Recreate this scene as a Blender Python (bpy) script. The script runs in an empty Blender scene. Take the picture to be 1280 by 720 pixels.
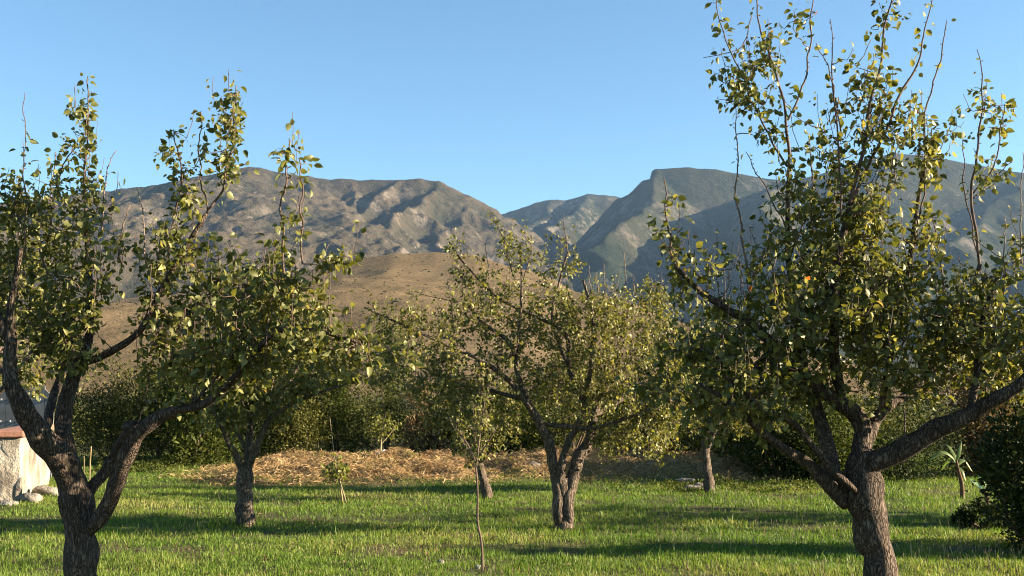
import bpy, math, random
import numpy as np
from mathutils import Vector

rng = np.random.default_rng(7)
random.seed(7)
SC = bpy.context.scene
COL = SC.collection
R = math.radians

# ------------------------------------------------------------------ camera
F = 1372.0                      # focal length in pixels of a 1280 x 720 frame
CAMH = 1.6
PITCH = math.atan(129.0 / F)
CAM = np.array([0.0, 0.0, CAMH])
cp, sp = math.cos(PITCH), math.sin(PITCH)


def P(x, y, d):
    """world point seen at pixel x, y and standing d metres ahead"""
    dx, dy = (x - 640.0) / F, (360.0 - y) / F
    v = np.array([dx, cp - dy * sp, sp + dy * cp])
    return CAM + v * (d / v[1])


cam_data = bpy.data.cameras.new('camera')
cam_data.sensor_width = 36.0
cam_data.lens = 36.0 * F / 1280.0
cam_data.clip_start = 0.1
cam_data.clip_end = 40000.0
cam = bpy.data.objects.new('camera', cam_data)
COL.objects.link(cam)
cam.location = CAM
cam.rotation_euler = (math.pi / 2 + PITCH, 0, 0)
SC.camera = cam

# ------------------------------------------------------------------ light
SUN_EL, SUN_AZ = R(17), R(-3)
to_sun = Vector((math.cos(SUN_EL) * math.cos(SUN_AZ), math.cos(SUN_EL) * math.sin(SUN_AZ), math.sin(SUN_EL)))
ld = bpy.data.lights.new('sun', 'SUN')
ld.energy = 5.0
ld.angle = R(0.5)
ld.color = (1.0, 0.85, 0.64)
lo = bpy.data.objects.new('sun', ld)
lo.rotation_euler = to_sun.to_track_quat('Z', 'Y').to_euler()
COL.objects.link(lo)

W = bpy.data.worlds.new('World')
SC.world = W
W.use_nodes = True
nt = W.node_tree
bg = nt.nodes['Background']
sky = nt.nodes.new('ShaderNodeTexSky')
sky.sky_type = 'NISHITA'
sky.sun_disc = False
sky.sun_elevation = SUN_EL
sky.sun_rotation = math.pi / 2 - SUN_AZ
sky.altitude = 300
sky.air_density = 1.0
sky.dust_density = 0.0
sky.ozone_density = 2.2
tint = nt.nodes.new('ShaderNodeMix'); tint.data_type = 'RGBA'; tint.blend_type = 'MULTIPLY'
tint.inputs[0].default_value = 1.0
tint.inputs[7].default_value = (0.78, 0.965, 1.02, 1)
nt.links.new(sky.outputs[0], tint.inputs[6])
nt.links.new(tint.outputs[2], bg.inputs[0])
bg.inputs[1].default_value = 0.05

SC.view_settings.view_transform = 'Standard'
SC.view_settings.look = 'None'
SC.view_settings.gamma = 1
SC.view_settings.use_curve_mapping = False
SC.view_settings.exposure = 2.22
SC.render.engine = 'CYCLES'
SC.cycles.max_bounces = 6
SC.cycles.diffuse_bounces = 3
SC.cycles.glossy_bounces = 2
SC.cycles.transmission_bounces = 4
SC.cycles.volume_bounces = 0
SC.cycles.use_denoising = True
SC.cycles.pixel_filter_type = 'BLACKMAN_HARRIS'
SC.cycles.filter_width = 1.1
SC.cycles.caustics_reflective = False
SC.cycles.caustics_refractive = False


# ------------------------------------------------------------------ noise
_perm = rng.permutation(256)
_perm = np.concatenate([_perm, _perm, _perm])
_ang = rng.uniform(0, 2 * np.pi, 256)
_gx, _gy = np.cos(_ang), np.sin(_ang)


def perlin(x, y):
    x = np.asarray(x, float); y = np.asarray(y, float)
    xi = np.floor(x).astype(int); yi = np.floor(y).astype(int)
    xf = x - xi; yf = y - yi
    u = xf * xf * xf * (xf * (xf * 6 - 15) + 10); v = yf * yf * yf * (yf * (yf * 6 - 15) + 10)

    def g(ix, iy, fx, fy):
        h = _perm[_perm[ix & 255] + (iy & 255)]
        return _gx[h] * fx + _gy[h] * fy
    a = g(xi, yi, xf, yf); b = g(xi + 1, yi, xf - 1, yf)
    c = g(xi, yi + 1, xf, yf - 1); d = g(xi + 1, yi + 1, xf - 1, yf - 1)
    return ((a + u * (b - a)) * (1 - v) + (c + u * (d - c)) * v) * 1.5


def fbm(x, y, o=5, ridged=False):
    s = 0.0; a = 1.0; t = 0.0
    for i in range(o):
        n = perlin(x * 2 ** i + 17.3 * i, y * 2 ** i + 9.1 * i)
        if ridged:
            n = 1 - 2 * np.abs(n)
        s = s + a * n; t += a; a *= 0.5
    return s / t


def sstep(a, b, x):
    t = np.clip((np.asarray(x, float) - a) / (b - a), 0, 1)
    return t * t * (3 - 2 * t)


# ------------------------------------------------------------------ mesh helpers
def link(name, me, parent=None):
    o = bpy.data.objects.new(name, me)
    COL.objects.link(o)
    if parent is not None:
        o.parent = parent
    return o


def build(name, V, faces, mats, parent=None, attrs=None, midx=None, smooth=True, origin=None):
    """one mesh object out of numpy vertices and arrays of triangles / quads (world coordinates)"""
    V = np.asarray(V, float).reshape(-1, 3)
    if origin is None and parent is not None:
        p = parent
        origin = np.zeros(3)
        while p is not None:
            origin = origin + np.array(p.location); p = p.parent
    if origin is not None:
        V = V - np.asarray(origin)
    me = bpy.data.meshes.new(name)
    fs = [np.asarray(f, np.int32) for f in faces if len(f)]
    loops = np.concatenate([f.ravel() for f in fs])
    sizes = np.concatenate([np.full(len(f), f.shape[1], np.int32) for f in fs])
    starts = np.concatenate([[0], np.cumsum(sizes)[:-1]]).astype(np.int32)
    me.vertices.add(len(V)); me.loops.add(len(loops)); me.polygons.add(len(sizes))
    me.vertices.foreach_set('co', V.astype(np.float32).ravel())
    me.loops.foreach_set('vertex_index', loops.astype(np.int32))
    me.polygons.foreach_set('loop_start', starts)
    me.polygons.foreach_set('use_smooth', np.full(len(sizes), smooth))
    for m in (mats if isinstance(mats, (list, tuple)) else [mats]):
        me.materials.append(m)
    if midx is not None:
        me.polygons.foreach_set('material_index', np.asarray(midx, np.int32))
    for k, a in (attrs or {}).items():
        at = me.attributes.new(k, 'FLOAT', 'POINT')
        at.data.foreach_set('value', np.asarray(a, np.float32))
    me.update(calc_edges=True)
    o = link(name, me, parent)
    if parent is None and origin is not None:
        o.location = Vector(origin)
    return o


class MB:
    """collects tubes, boxes and loose polygons for one mesh"""
    def __init__(s):
        s.V = []; s.T = []; s.Q = []; s.n = 0

    def add(s, V, T=(), Q=()):
        V = np.asarray(V, float)
        s.V.append(V)
        if len(T): s.T.append(np.asarray(T, int) + s.n)
        if len(Q): s.Q.append(np.asarray(Q, int) + s.n)
        s.n += len(V)

    def tube(s, pts, rad, sides=6, rough=0.0, capa=True):
        pts = np.asarray(pts, float); n = len(pts)
        rad = np.broadcast_to(np.asarray(rad, float), (n,))
        tg = np.gradient(pts, axis=0)
        tg /= np.linalg.norm(tg, axis=1)[:, None] + 1e-9
        ref = np.array([0, 1.0, 0]) if abs(tg[0][1]) < 0.8 else np.array([1.0, 0, 0])
        u = np.cross(tg[0], ref); u /= np.linalg.norm(u)
        an = np.arange(sides) / sides * 2 * np.pi
        ca, sa = np.cos(an)[:, None], np.sin(an)[:, None]
        out = []
        seed = rng.uniform(0, 200)
        for i in range(n):
            u = u - tg[i] * u.dot(tg[i]); u /= np.linalg.norm(u) + 1e-9
            w = np.cross(tg[i], u)
            r = rad[i]
            if rough:
                cx, cy = np.cos(an), np.sin(an)
                rr = 1 + rough * (perlin(cx * 1.1 + seed, cy * 1.1 + i * 0.16 + seed) + 0.6 * perlin(cx * 3 + seed, cy * 3 + i * 0.3))
                out.append(pts[i] + (ca * u + sa * w) * (r * rr)[:, None])
            else:
                out.append(pts[i] + (ca * u + sa * w) * r)
        V = np.concatenate(out + [pts[:1], pts[-1:]])
        k = np.arange(sides); k2 = (k + 1) % sides
        Q = np.concatenate([np.stack([i * sides + k, i * sides + k2, (i + 1) * sides + k2, (i + 1) * sides + k], 1) for i in range(n - 1)])
        e = (n - 1) * sides
        T = np.concatenate([np.stack([np.full(sides, n * sides), k2, k], 1), np.stack([np.full(sides, n * sides + 1), e + k, e + k2], 1)])
        s.add(V, T, Q)

    def box(s, c, size, rotz=0.0):
        c = np.asarray(c, float); h = np.asarray(size, float) / 2
        v = np.array([[a, b, d] for a in (-1, 1) for b in (-1, 1) for d in (-1, 1)]) * h
        cr, sr = math.cos(rotz), math.sin(rotz)
        v = np.stack([v[:, 0] * cr - v[:, 1] * sr, v[:, 0] * sr + v[:, 1] * cr, v[:, 2]], 1) + c
        s.add(v, Q=[(0, 1, 3, 2), (4, 6, 7, 5), (0, 4, 5, 1), (2, 3, 7, 6), (0, 2, 6, 4), (1, 5, 7, 3)])

    def out(s, name, mats, parent=None, **k):
        fs = []
        if s.T: fs.append(np.concatenate(s.T))
        if s.Q: fs.append(np.concatenate(s.Q))
        return build(name, np.concatenate(s.V), fs, mats, parent, **k)


def catmull(pts, step):
    """resample control points (n, k) along a Catmull-Rom curve"""
    p = np.asarray(pts, float)
    if len(p) == 2:
        p = np.array([p[0], (p[0] + p[1]) / 2, p[1]])
    q = np.concatenate([[2 * p[0] - p[1]], p, [2 * p[-1] - p[-2]]])
    out = []
    for i in range(1, len(q) - 2):
        L = np.linalg.norm((q[i + 1] - q[i])[:3])
        n = max(1, int(round(L / step)))
        for t in np.arange(n) / n:
            a, b, c, d = q[i - 1], q[i], q[i + 1], q[i + 2]
            out.append(0.5 * (2 * b + (c - a) * t + (2 * a - 5 * b + 4 * c - d) * t * t + (3 * b - a - 3 * c + d) * t ** 3))
    out.append(q[-2])
    return np.array(out)


def tag(o, label=None, cat=None, group=None, kind=None):
    if label: o['label'] = label
    if cat: o['category'] = cat
    if group: o['group'] = group
    if kind: o['kind'] = kind
    return o


def empty(name, loc, label, cat, group=None):
    o = bpy.data.objects.new(name, None)
    COL.objects.link(o)
    o.location = Vector(loc)
    o.empty_display_size = 0.3
    return tag(o, label, cat, group)


# ------------------------------------------------------------------ materials
class NT:
    def __init__(s, name):
        s.m = bpy.data.materials.new(name); s.m.use_nodes = True
        s.t = s.m.node_tree
        s.bsdf = s.t.nodes['Principled BSDF']; s.outn = s.t.nodes['Material Output']

    def n(s, typ, **kw):
        x = s.t.nodes.new(typ)
        for k, v in kw.items(): setattr(x, k, v)
        return x

    def l(s, a, b): s.t.links.new(a, b)

    def noise(s, vec, scale, detail=4, rough=0.6):
        x = s.n('ShaderNodeTexNoise')
        x.inputs['Scale'].default_value = scale; x.inputs['Detail'].default_value = detail; x.inputs['Roughness'].default_value = rough
        if vec is not None: s.l(vec, x.inputs['Vector'])
        return x.outputs['Fac']

    def ramp(s, fac, stops):
        x = s.n('ShaderNodeValToRGB')
        e = x.color_ramp.elements
        while len(e) < len(stops): e.new(0.5)
        for i, (p, c) in enumerate(stops):
            e[i].position = p; e[i].color = (*c, 1) if len(c) == 3 else c
        s.l(fac, x.inputs[0])
        return x.outputs[0]

    def mix(s, fac, a, b):
        x = s.n('ShaderNodeMix', data_type='RGBA')
        for k, v in ((0, fac), (6, a), (7, b)):
            if isinstance(v, (int, float)): x.inputs[k].default_value = v
            elif isinstance(v, tuple): x.inputs[k].default_value = (*v, 1)
            else: s.l(v, x.inputs[k])
        return x.outputs[2]

    def math(s, op, a, b=None):
        x = s.n('ShaderNodeMath', operation=op)
        for i, v in enumerate((a, b)):
            if v is None: continue
            if isinstance(v, (int, float)): x.inputs[i].default_value = v
            else: s.l(v, x.inputs[i])
        return x.outputs[0]

    def pos(s): return s.n('ShaderNodeNewGeometry').outputs['Position']

    def mapped(s, vec, sc):
        x = s.n('ShaderNodeMapping'); x.inputs['Scale'].default_value = sc
        s.l(vec, x.inputs['Vector']); return x.outputs[0]

    def attr(s, name):
        return s.n('ShaderNodeAttribute', attribute_name=name).outputs['Fac']

    def bump(s, h, dist, strength=1.0):
        x = s.n('ShaderNodeBump'); x.inputs['Strength'].default_value = strength; x.inputs['Distance'].default_value = dist
        s.l(h, x.inputs['Height']); s.l(x.outputs[0], s.bsdf.inputs['Normal'])

    def col(s, c):
        if isinstance(c, tuple): s.bsdf.inputs['Base Color'].default_value = (*c, 1)
        else: s.l(c, s.bsdf.inputs['Base Color'])

    def rough(s, v, spec=0.3):
        s.bsdf.inputs['Roughness'].default_value = v
        s.bsdf.inputs['Specular IOR Level'].default_value = spec


def leaf_material(name, stops, trans=0.35, rough=0.45, spec=0.5, back=None, tint=(1.3, 1.25, 0.5)):
    t = NT(name)
    a = t.attr('rnd')
    c = t.ramp(a, stops)
    front = c
    if back is not None:
        bf = t.n('ShaderNodeNewGeometry').outputs['Backfacing']
        front = t.mix(t.math('MULTIPLY', bf, 0.75), c, back)
    t.col(front); t.rough(rough, spec)
    t.bsdf.inputs['Specular Tint'].default_value = (1.0, 0.93, 0.62, 1)
    tr = t.n('ShaderNodeBsdfTranslucent')
    mul = t.n('ShaderNodeMix', data_type='RGBA', blend_type='MULTIPLY')
    mul.inputs[0].default_value = 1.0
    t.l(c, mul.inputs[6]); mul.inputs[7].default_value = (*tint, 1)
    t.l(mul.outputs[2], tr.inputs[0])
    mx = t.n('ShaderNodeMixShader'); mx.inputs[0].default_value = trans
    t.l(t.bsdf.outputs[0], mx.inputs[1]); t.l(tr.outputs[0], mx.inputs[2])
    t.l(mx.outputs[0], t.outn.inputs[0])
    return t.m


def bark_material(name, dark, light, sc=9.0):
    t = NT(name)
    g = t.n('ShaderNodeTexCoord').outputs['Object']
    v = t.mapped(g, (1, 1, 0.24))
    n1 = t.noise(v, sc * 3.2, 6, 0.7)
    n2 = t.noise(g, sc * 0.5, 3, 0.5)
    vo = t.n('ShaderNodeTexVoronoi', feature='DISTANCE_TO_EDGE'); vo.inputs['Scale'].default_value = sc * 3.4
    wv = t.n('ShaderNodeVectorMath', operation='ADD')
    nn = t.n('ShaderNodeTexNoise'); nn.inputs['Scale'].default_value = sc * 1.6; t.l(v, nn.inputs['Vector'])
    scl = t.n('ShaderNodeVectorMath', operation='SCALE'); scl.inputs['Scale'].default_value = 0.12; t.l(nn.outputs['Color'], scl.inputs[0])
    t.l(v, wv.inputs[0]); t.l(scl.outputs[0], wv.inputs[1]); t.l(wv.outputs[0], vo.inputs['Vector'])
    edge = t.math('MINIMUM', t.math('MULTIPLY', vo.outputs['Distance'], 4.0), 1.0)
    h = t.math('ADD', t.math('MULTIPLY', edge, 0.6), t.math('MULTIPLY', n1, 0.6))
    f = t.math('MULTIPLY', h, t.math('ADD', n2, 0.35))
    c = t.ramp(f, [(0.2, dark), (0.55, tuple((a + b) / 2 for a, b in zip(dark, light))), (0.95, light)])
    pk = t.ramp(t.noise(t.mapped(g, (1, 1, .55)), sc * .75, 5, .7), [(0.58, (0, 0, 0)), (0.66, (1, 1, 1))])
    c = t.mix(t.math('MULTIPLY', t.math('MULTIPLY', pk, edge), .4), c, tuple(min(1, v * 1.45 + .02) for v in light))
    t.col(c)
    t.rough(0.9, 0.15)
    t.bump(h, 0.02, 0.9)
    return t.m


def plain(name, stops, scale=8.0, rough=0.85, bump=0.0, spec=0.25, detail=5):
    t = NT(name)
    g = t.n('ShaderNodeTexCoord').outputs['Object']
    n = t.noise(g, scale, detail, 0.65)
    t.col(t.ramp(n, stops)); t.rough(rough, spec)
    if bump: t.bump(n, bump)
    return t.m


M = {}
PEAR = [(0.0, (0.022, 0.03, 0.005)), (0.35, (0.06, 0.068, 0.011)), (0.7, (0.155, 0.15, 0.036)), (0.9, (0.25, 0.24, 0.085)), (0.965, (0.28, 0.25, 0.07)), (1.0, (0.29, 0.17, 0.03))]
M['pear_leaf'] = leaf_material('pear_leaf', PEAR, 0.38, 0.46, 0.5, back=(0.15, 0.155, 0.055), tint=(1.75, 1.62, 0.8))
M['sapling_leaf'] = leaf_material('sapling_leaf', [(0, (0.07, 0.09, 0.015)), (1, (0.22, 0.22, 0.045))], 0.4, 0.4)
M['orange_leaf'] = leaf_material('orange_leaf', [(0, (0.30, 0.075, 0.012)), (1, (0.42, 0.16, 0.03))], 0.45, 0.5, tint=(1.2, 1.0, 0.6))
M['shrub_olive'] = leaf_material('shrub_olive', [(0, (0.03, 0.036, 0.009)), (1, (0.17, 0.16, 0.045))], 0.25, 0.65, 0.1)
M['shrub_dark'] = leaf_material('shrub_dark', [(0, (0.012, 0.022, 0.007)), (1, (0.055, 0.07, 0.02))], 0.2, 0.6, 0.12)
M['shrub_grey'] = leaf_material('shrub_grey', [(0, (0.028, 0.034, 0.009)), (1, (0.14, 0.135, 0.042))], 0.25, 0.65, 0.1)
M['shrub_green'] = leaf_material('shrub_green', [(0, (0.022, 0.036, 0.007)), (1, (0.11, 0.125, 0.03))], 0.3, 0.6, 0.12)
M['shrub_dry'] = leaf_material('shrub_dry', [(0, (0.09, 0.06, 0.03)), (1, (0.24, 0.17, 0.09))], 0.2, 0.8, 0.1)
M['grass'] = leaf_material('grass', [(0, (0.045, 0.095, 0.012)), (0.4, (0.105, 0.18, 0.024)), (0.74, (0.19, 0.225, 0.045)), (0.92, (0.31, 0.27, 0.10)), (1, (0.38, 0.29, 0.15))], 0.38, 0.5, 0.3, tint=(1.25, 1.25, 0.6))
M['straw'] = leaf_material('straw', [(0, (0.13, 0.078, 0.036)), (0.5, (0.35, 0.225, 0.105)), (1, (0.54, 0.39, 0.205))], 0.2, 0.7, 0.2, tint=(1.1, 1.0, 0.8))
M['bark'] = bark_material('bark', (0.02, 0.0145, 0.011), (0.18, 0.13, 0.092), 15.0)
M['bark_far'] = bark_material('bark_far', (0.03, 0.022, 0.016), (0.24, 0.18, 0.13), 12)
M['twig'] = plain('twig', [(0.3, (0.07, 0.045, 0.032)), (0.7, (0.17, 0.11, 0.08))], 20)
M['twig_pale'] = plain('twig_pale', [(0.3, (0.14, 0.10, 0.075)), (0.7, (0.26, 0.19, 0.14))], 20)
M['rock'] = plain('rock', [(0.3, (0.10, 0.08, 0.06)), (0.5, (0.22, 0.19, 0.15)), (0.75, (0.34, 0.30, 0.25))], 7, 0.9, 0.06)
M['white_stone'] = plain('white_stone', [(0.3, (0.25, 0.23, 0.19)), (0.7, (0.48, 0.45, 0.4))], 9, 0.85, 0.02)
M['tie'] = plain('tie', [(0.3, (0.6, 0.6, 0.62)), (0.7, (0.75, 0.75, 0.76))], 9)
M['cane'] = plain('cane', [(0.3, (0.16, 0.12, 0.06)), (0.7, (0.3, 0.24, 0.13))], 15)


# ------------------------------------------------------------------ ground
def bank_mask(x, y):
    """0..1 where the raised strip of dry cut grass lies"""
    yc = 21.6 + 0.35 * np.sin(x * 0.5) + 0.02 * x
    n = 0.55 * perlin(x * 0.6 + 3, y * 0.9)
    a = sstep(-2.6, -1.2, (y - yc) + n)
    b = 1 - sstep(2.4, 3.6, (y - yc) + n)
    c = sstep(-6.4, -4.6, x + n) * (1 - sstep(4.0, 5.6, x + n))
    return a * b * c


def G(x, y):
    x = np.asarray(x, float); y = np.asarray(y, float)
    near = 1 - sstep(40, 90, np.hypot(x, y))
    return near * (0.035 * perlin(x * 0.35, y * 0.35) + 0.015 * perlin(x * 1.7, y * 1.7) + (0.19 + 0.22 * perlin(x * 0.8 + 4, y * 1.1) + 0.10 * perlin(x * 3.1, y * 3.1)) * bank_mask(x, y))


def stretch(lo, hi, n, p):
    t = np.linspace(-1, 1, n)
    s = np.sign(t) * np.abs(t) ** p
    return np.where(s < 0, -s * lo, s * hi)


gx = np.concatenate([-np.geomspace(3300, 15.2, 60), np.linspace(-15, 15, 251), np.geomspace(15.2, 4500, 60)])
gy = np.concatenate([-np.geomspace(900, 1, 25), np.linspace(0, 30, 281), np.geomspace(30.5, 5500, 70)])
GX, GY = np.meshgrid(gx, gy)
GZ = G(GX, GY)


def grid_faces(ny, nx):
    i = np.arange(ny - 1)[:, None] * nx + np.arange(nx - 1)[None, :]
    i = i.ravel()
    return np.stack([i, i + 1, i + nx + 1, i + nx], 1)


t = NT('ground_soil')
p = t.pos()
n1 = t.noise(p, 0.6, 5); n2 = t.noise(p, 14, 4, 0.7)
soil = t.ramp(n2, [(0.3, (0.05, 0.035, 0.02)), (0.7, (0.13, 0.095, 0.05))])
turf = t.ramp(n2, [(0.3, (0.04, 0.06, 0.014)), (0.7, (0.10, 0.115, 0.03))])
c = t.mix(t.ramp(n1, [(0.42, (1, 1, 1)), (0.62, (0, 0, 0))]), soil, turf)
straw = t.ramp(t.noise(p, 22, 5, 0.7), [(0.25, (0.09, 0.055, 0.028)), (0.7, (0.32, 0.21, 0.10))])
c = t.mix(t.attr('straw'), c, straw)
far = t.ramp(t.noise(p, 0.05, 6), [(0.35, (0.035, 0.04, 0.014)), (0.65, (0.10, 0.082, 0.04))])
c = t.mix(t.attr('far'), c, far)
t.col(c); t.rough(0.95, 0.1); t.bump(n2, 0.04)
ground = build('ground', np.stack([GX, GY, GZ], -1).reshape(-1, 3), [grid_faces(len(gy), len(gx))], t.m,
               attrs={'straw': bank_mask(GX, GY).ravel(), 'far': sstep(26, 34, np.hypot(GX * 0.6, GY)).ravel()})
tag(ground, kind='structure')


# ------------------------------------------------------------------ hills and mountains
def crest_height(X, Y, crests):
    """highest of the crest lines minus slope x distance"""
    H = np.full(X.shape, -1e9)
    for pts, slope in crests:
        pts = np.asarray(pts, float)
        C = np.full(X.shape, -1e9)
        for a, b in zip(pts[:-1], pts[1:]):
            d = b - a
            L2 = d[0] ** 2 + d[1] ** 2 + 1e-9
            tt = np.clip(((X - a[0]) * d[0] + (Y - a[1]) * d[1]) / L2, 0, 1)
            dist = np.hypot(X - (a[0] + tt * d[0]), Y - (a[1] + tt * d[1]))
            C = np.maximum(C, a[2] + tt * d[2] - slope * dist / (1 + 0.00012 * dist))
        H = np.maximum(H, C) + 4.0 * np.exp(-np.abs(H - C) / 7.0)
    return H


def mountain(name, mat, x0, x1, y0, y1, step, crests, amp, gully, scale, base=-20.0, post=None):
    ycrest = D
    xs = np.arange(x0, x1 + step, step); ys = np.arange(y0, y1 + step, step)
    X, Y = np.meshgrid(xs, ys)
    far_from_crest = sstep(0, 350, np.abs(Y - ycrest))
    wx = X + scale * 0.2 * fbm(X / scale * 1.5 + 5, Y / scale * 1.5, 3) * far_from_crest
    wy = Y + scale * 0.2 * fbm(X / scale * 1.5, Y / scale * 1.5 + 8, 3) * far_from_crest
    H = crest_height(wx, wy, crests)
    top = np.max([np.asarray(c[0])[:, 2].max() for c in crests])
    near = np.clip((top - H) / top, 0, 1)
    H = H + amp * fbm(X / scale, Y / scale, 6) * (0.12 + near)
    rid = fbm(X / scale * 2.2, Y / scale * 0.9, 5, True)
    rid2 = fbm(X / scale * 7, Y / scale * 5, 4, True)
    H = H + gully * (rid - 0.25) * np.clip(near * 2.2, 0.05, 1)
    H = H + gully * 0.35 * (fbm(X / scale * 7, Y / scale * 5, 4, True) - 0.3) * np.clip(near * 3 + 0.12, 0, 1)
    H = H + gully * 0.10 * fbm(X / 40, Y / 40, 3, True) * np.clip(near * 3 + .2, 0, 1)
    if post: H = post(X, Y, H)
    H = base + (np.maximum(H, base) - base) * sstep(y0, y0 + (y1 - y0) * .22, Y)
    rg = np.clip(.5 + .55 * (rid - .25) + .35 * (rid2 - .25) + .25 * fbm(X / scale * 1.3 + 50, Y / scale * 1.3, 5), 0, 1)
    o = build(name, np.stack([X, Y, H], -1).reshape(-1, 3), [grid_faces(len(ys), len(xs))], mat, attrs={'ridge': rg.ravel()})
    tag(o, kind='structure')
    return X, Y, H


def CR(pts, slope, smooth=True):
    q = np.array([P(*q) for q in pts])
    return (catmull(q, 110.0) if smooth else q, slope)


def mountain_material(name, tan, green, rock, k, rockiness):
    t = NT(name)
    p = t.pos()
    big = t.noise(p, 0.004 * k, 6, 0.62)
    mid = t.noise(p, 0.022 * k, 6, 0.7)
    fine = t.noise(p, 0.11 * k, 3, 0.7)
    f = t.math('ADD', t.math('MULTIPLY', t.attr('ridge'), 0.5), t.math('ADD', t.math('MULTIPLY', mid, 0.32), t.math('MULTIPLY', fine, 0.2)))
    c = t.ramp(f, [(0.48, green), (0.56, tuple(0.5 * (a + b) for a, b in zip(green, tan))), (0.68, tan)])
    nz = t.n('ShaderNodeSeparateXYZ'); t.l(t.n('ShaderNodeNewGeometry').outputs['Normal'], nz.inputs[0])
    st = t.math('SUBTRACT', 1.0, nz.outputs[2])
    rk = t.math('MULTIPLY', t.ramp(t.math('ADD', st, t.math('MULTIPLY', mid, 0.5)), [(0.42, (0, 0, 0)), (0.56, (1, 1, 1))]),
                t.ramp(t.noise(p, 0.007 * k, 5, 0.65), [(0.5 - rockiness, (0, 0, 0)), (0.62 - rockiness * 0.6, (1, 1, 1))]))
    c = t.mix(t.math('MULTIPLY', rk, 0.85), c, rock)
    vo = t.n('ShaderNodeTexVoronoi'); vo.inputs['Scale'].default_value = 0.075 * k; t.l(p, vo.inputs['Vector'])
    dots = t.math('MULTIPLY', t.ramp(vo.outputs['Distance'], [(0.12, (1, 1, 1)), (0.42, (0, 0, 0))]), t.ramp(mid, [(0.38, (1, 1, 1)), (0.6, (0.1, 0.1, 0.1))]))
    c = t.mix(t.math('MULTIPLY', dots, 0.75), c, tuple(v * .55 for v in green))
    spk = t.math('MULTIPLY', t.ramp(t.noise(p, 0.05 * k, 8, 0.72), [(0.57, (0, 0, 0)), (0.63, (1, 1, 1))]), t.ramp(t.noise(p, 0.0045 * k, 4, 0.6), [(0.5 - rockiness, (0, 0, 0)), (0.58 - rockiness, (1, 1, 1))]))
    c = t.mix(t.math('MULTIPLY', spk, 0.8), c, tuple(min(1, v * 1.35) for v in rock))
    t.col(c); t.rough(1.0, 0.0)
    t.bump(t.math('ADD', mid, t.math('MULTIPLY', fine, 0.35)), 14.0 / k, 0.8)
    return t.m


MM = mountain_material('mountain_scrub', (0.068, 0.053, 0.034), (0.031, 0.031, 0.020), (0.15, 0.12, 0.092), 1.0, 0.0)
MF = mountain_material('mountain_far_scrub', (0.046, 0.042, 0.029), (0.022, 0.026, 0.018), (0.18, 0.15, 0.115), 1.0, 0.02)
MR = mountain_material('mountain_green_scrub', (0.038, 0.037, 0.023), (0.018, 0.024, 0.015), (0.14, 0.115, 0.09), 1.0, -0.04)

D = 3000
mountain('mountain', MM, -2300, 520, 1500, 3500, 6, [
    CR([(-420, 330, D), (-200, 290, D), (0, 258, D), (60, 250, D), (130, 240, D), (200, 230, D), (262, 220, D), (300, 211, D), (325, 210, D), (345, 215, D), (400, 223, D), (440, 225, D), (480, 226, D), (525, 225, D), (550, 230, D), (580, 246, D), (612, 263, D), (650, 292, D - 80), (720, 345, D - 200)], 0.7),
    CR([(312, 212, D), (290, 250, D - 380), (220, 320, D - 800), (90, 410, D - 1150)], 0.42),
    CR([(385, 222, D), (388, 252, D - 200), (360, 300, D - 480), (300, 352, D - 820)], 0.6),
    CR([(440, 226, D), (445, 256, D - 180), (432, 285, D - 350), (400, 318, D - 620)], 0.85),
    CR([(500, 226, D - 10), (482, 244, D - 140), (462, 270, D - 240), (456, 290, D - 330)], 1.05),
    CR([(548, 230, D), (540, 262, D - 240), (520, 288, D - 420), (484, 303, D - 520)], 0.85),
    CR([(585, 248, D), (592, 282, D - 230), (584, 312, D - 450), (600, 345, D - 700)], 0.8),
    CR([(100, 244, D), (40, 300, D - 500), (-60, 380, D - 1000)], 0.5),
], 40, 50, 620)

D = 4600
mountain('far_mountain', MF, -900, 1900, 2900, 5300, 10, [
    CR([(480, 330, D), (560, 305, D), (622, 274, D), (651, 263, D), (682, 252, D), (712, 251, D), (735, 243, D), (769, 246, D), (830, 262, D), (950, 290, D)], 0.8),
    CR([(735, 244, D), (712, 268, D - 350), (682, 292, D - 700), (655, 320, D - 1100)], 0.9),
    CR([(690, 252, D), (670, 280, D - 400), (648, 305, D - 800)], 0.95),
], 36, 60, 700)

D = 3500
mountain('table_mountain', MR, -500, 3900, 1300, 4000, 8, [
    CR([(600, 400, D + 1300), (690, 318, D + 900), (730, 276, D + 650), (769, 247, D + 360), (791, 233, D + 180), (814, 226, D), (817, 213, D), (838, 211, D), (860, 210, D), (895, 212, D), (925, 218, D), (985, 227, D), (1020, 220, D), (1060, 207, D), (1090, 197, D), (1120, 192, D), (1150, 194, D), (1185, 200, D), (1230, 208, D), (1280, 217, D), (1420, 236, D), (1700, 290, D)], 1.05, False),
    CR([(822, 214, D), (805, 243, D - 240), (782, 276, D - 560), (756, 308, D - 900), (735, 360, D - 1250)], 0.9),
    CR([(985, 226, D), (975, 240, D - 350), (968, 268, D - 700), (985, 310, D - 1150), (1010, 370, D - 1600)], 0.9),
    CR([(1120, 194, D), (1070, 262, D - 600), (1010, 330, D - 1200), (950, 400, D - 1700)], 0.7),
    CR([(1280, 218, D), (1220, 290, D - 700), (1160, 360, D - 1400)], 0.6),
    CR([(1420, 238, D), (1360, 300, D - 800), (1300, 360, D - 1500)], 0.6),
], 20, 24, 760, post=lambda X, Y, H: np.where(X < P(815, 226, D)[0] + 6 * perlin(Y / 30, Y / 90), np.minimum(H, P(815, 226, D)[2] + 3 * perlin(X / 25, Y / 25)), H))

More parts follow.
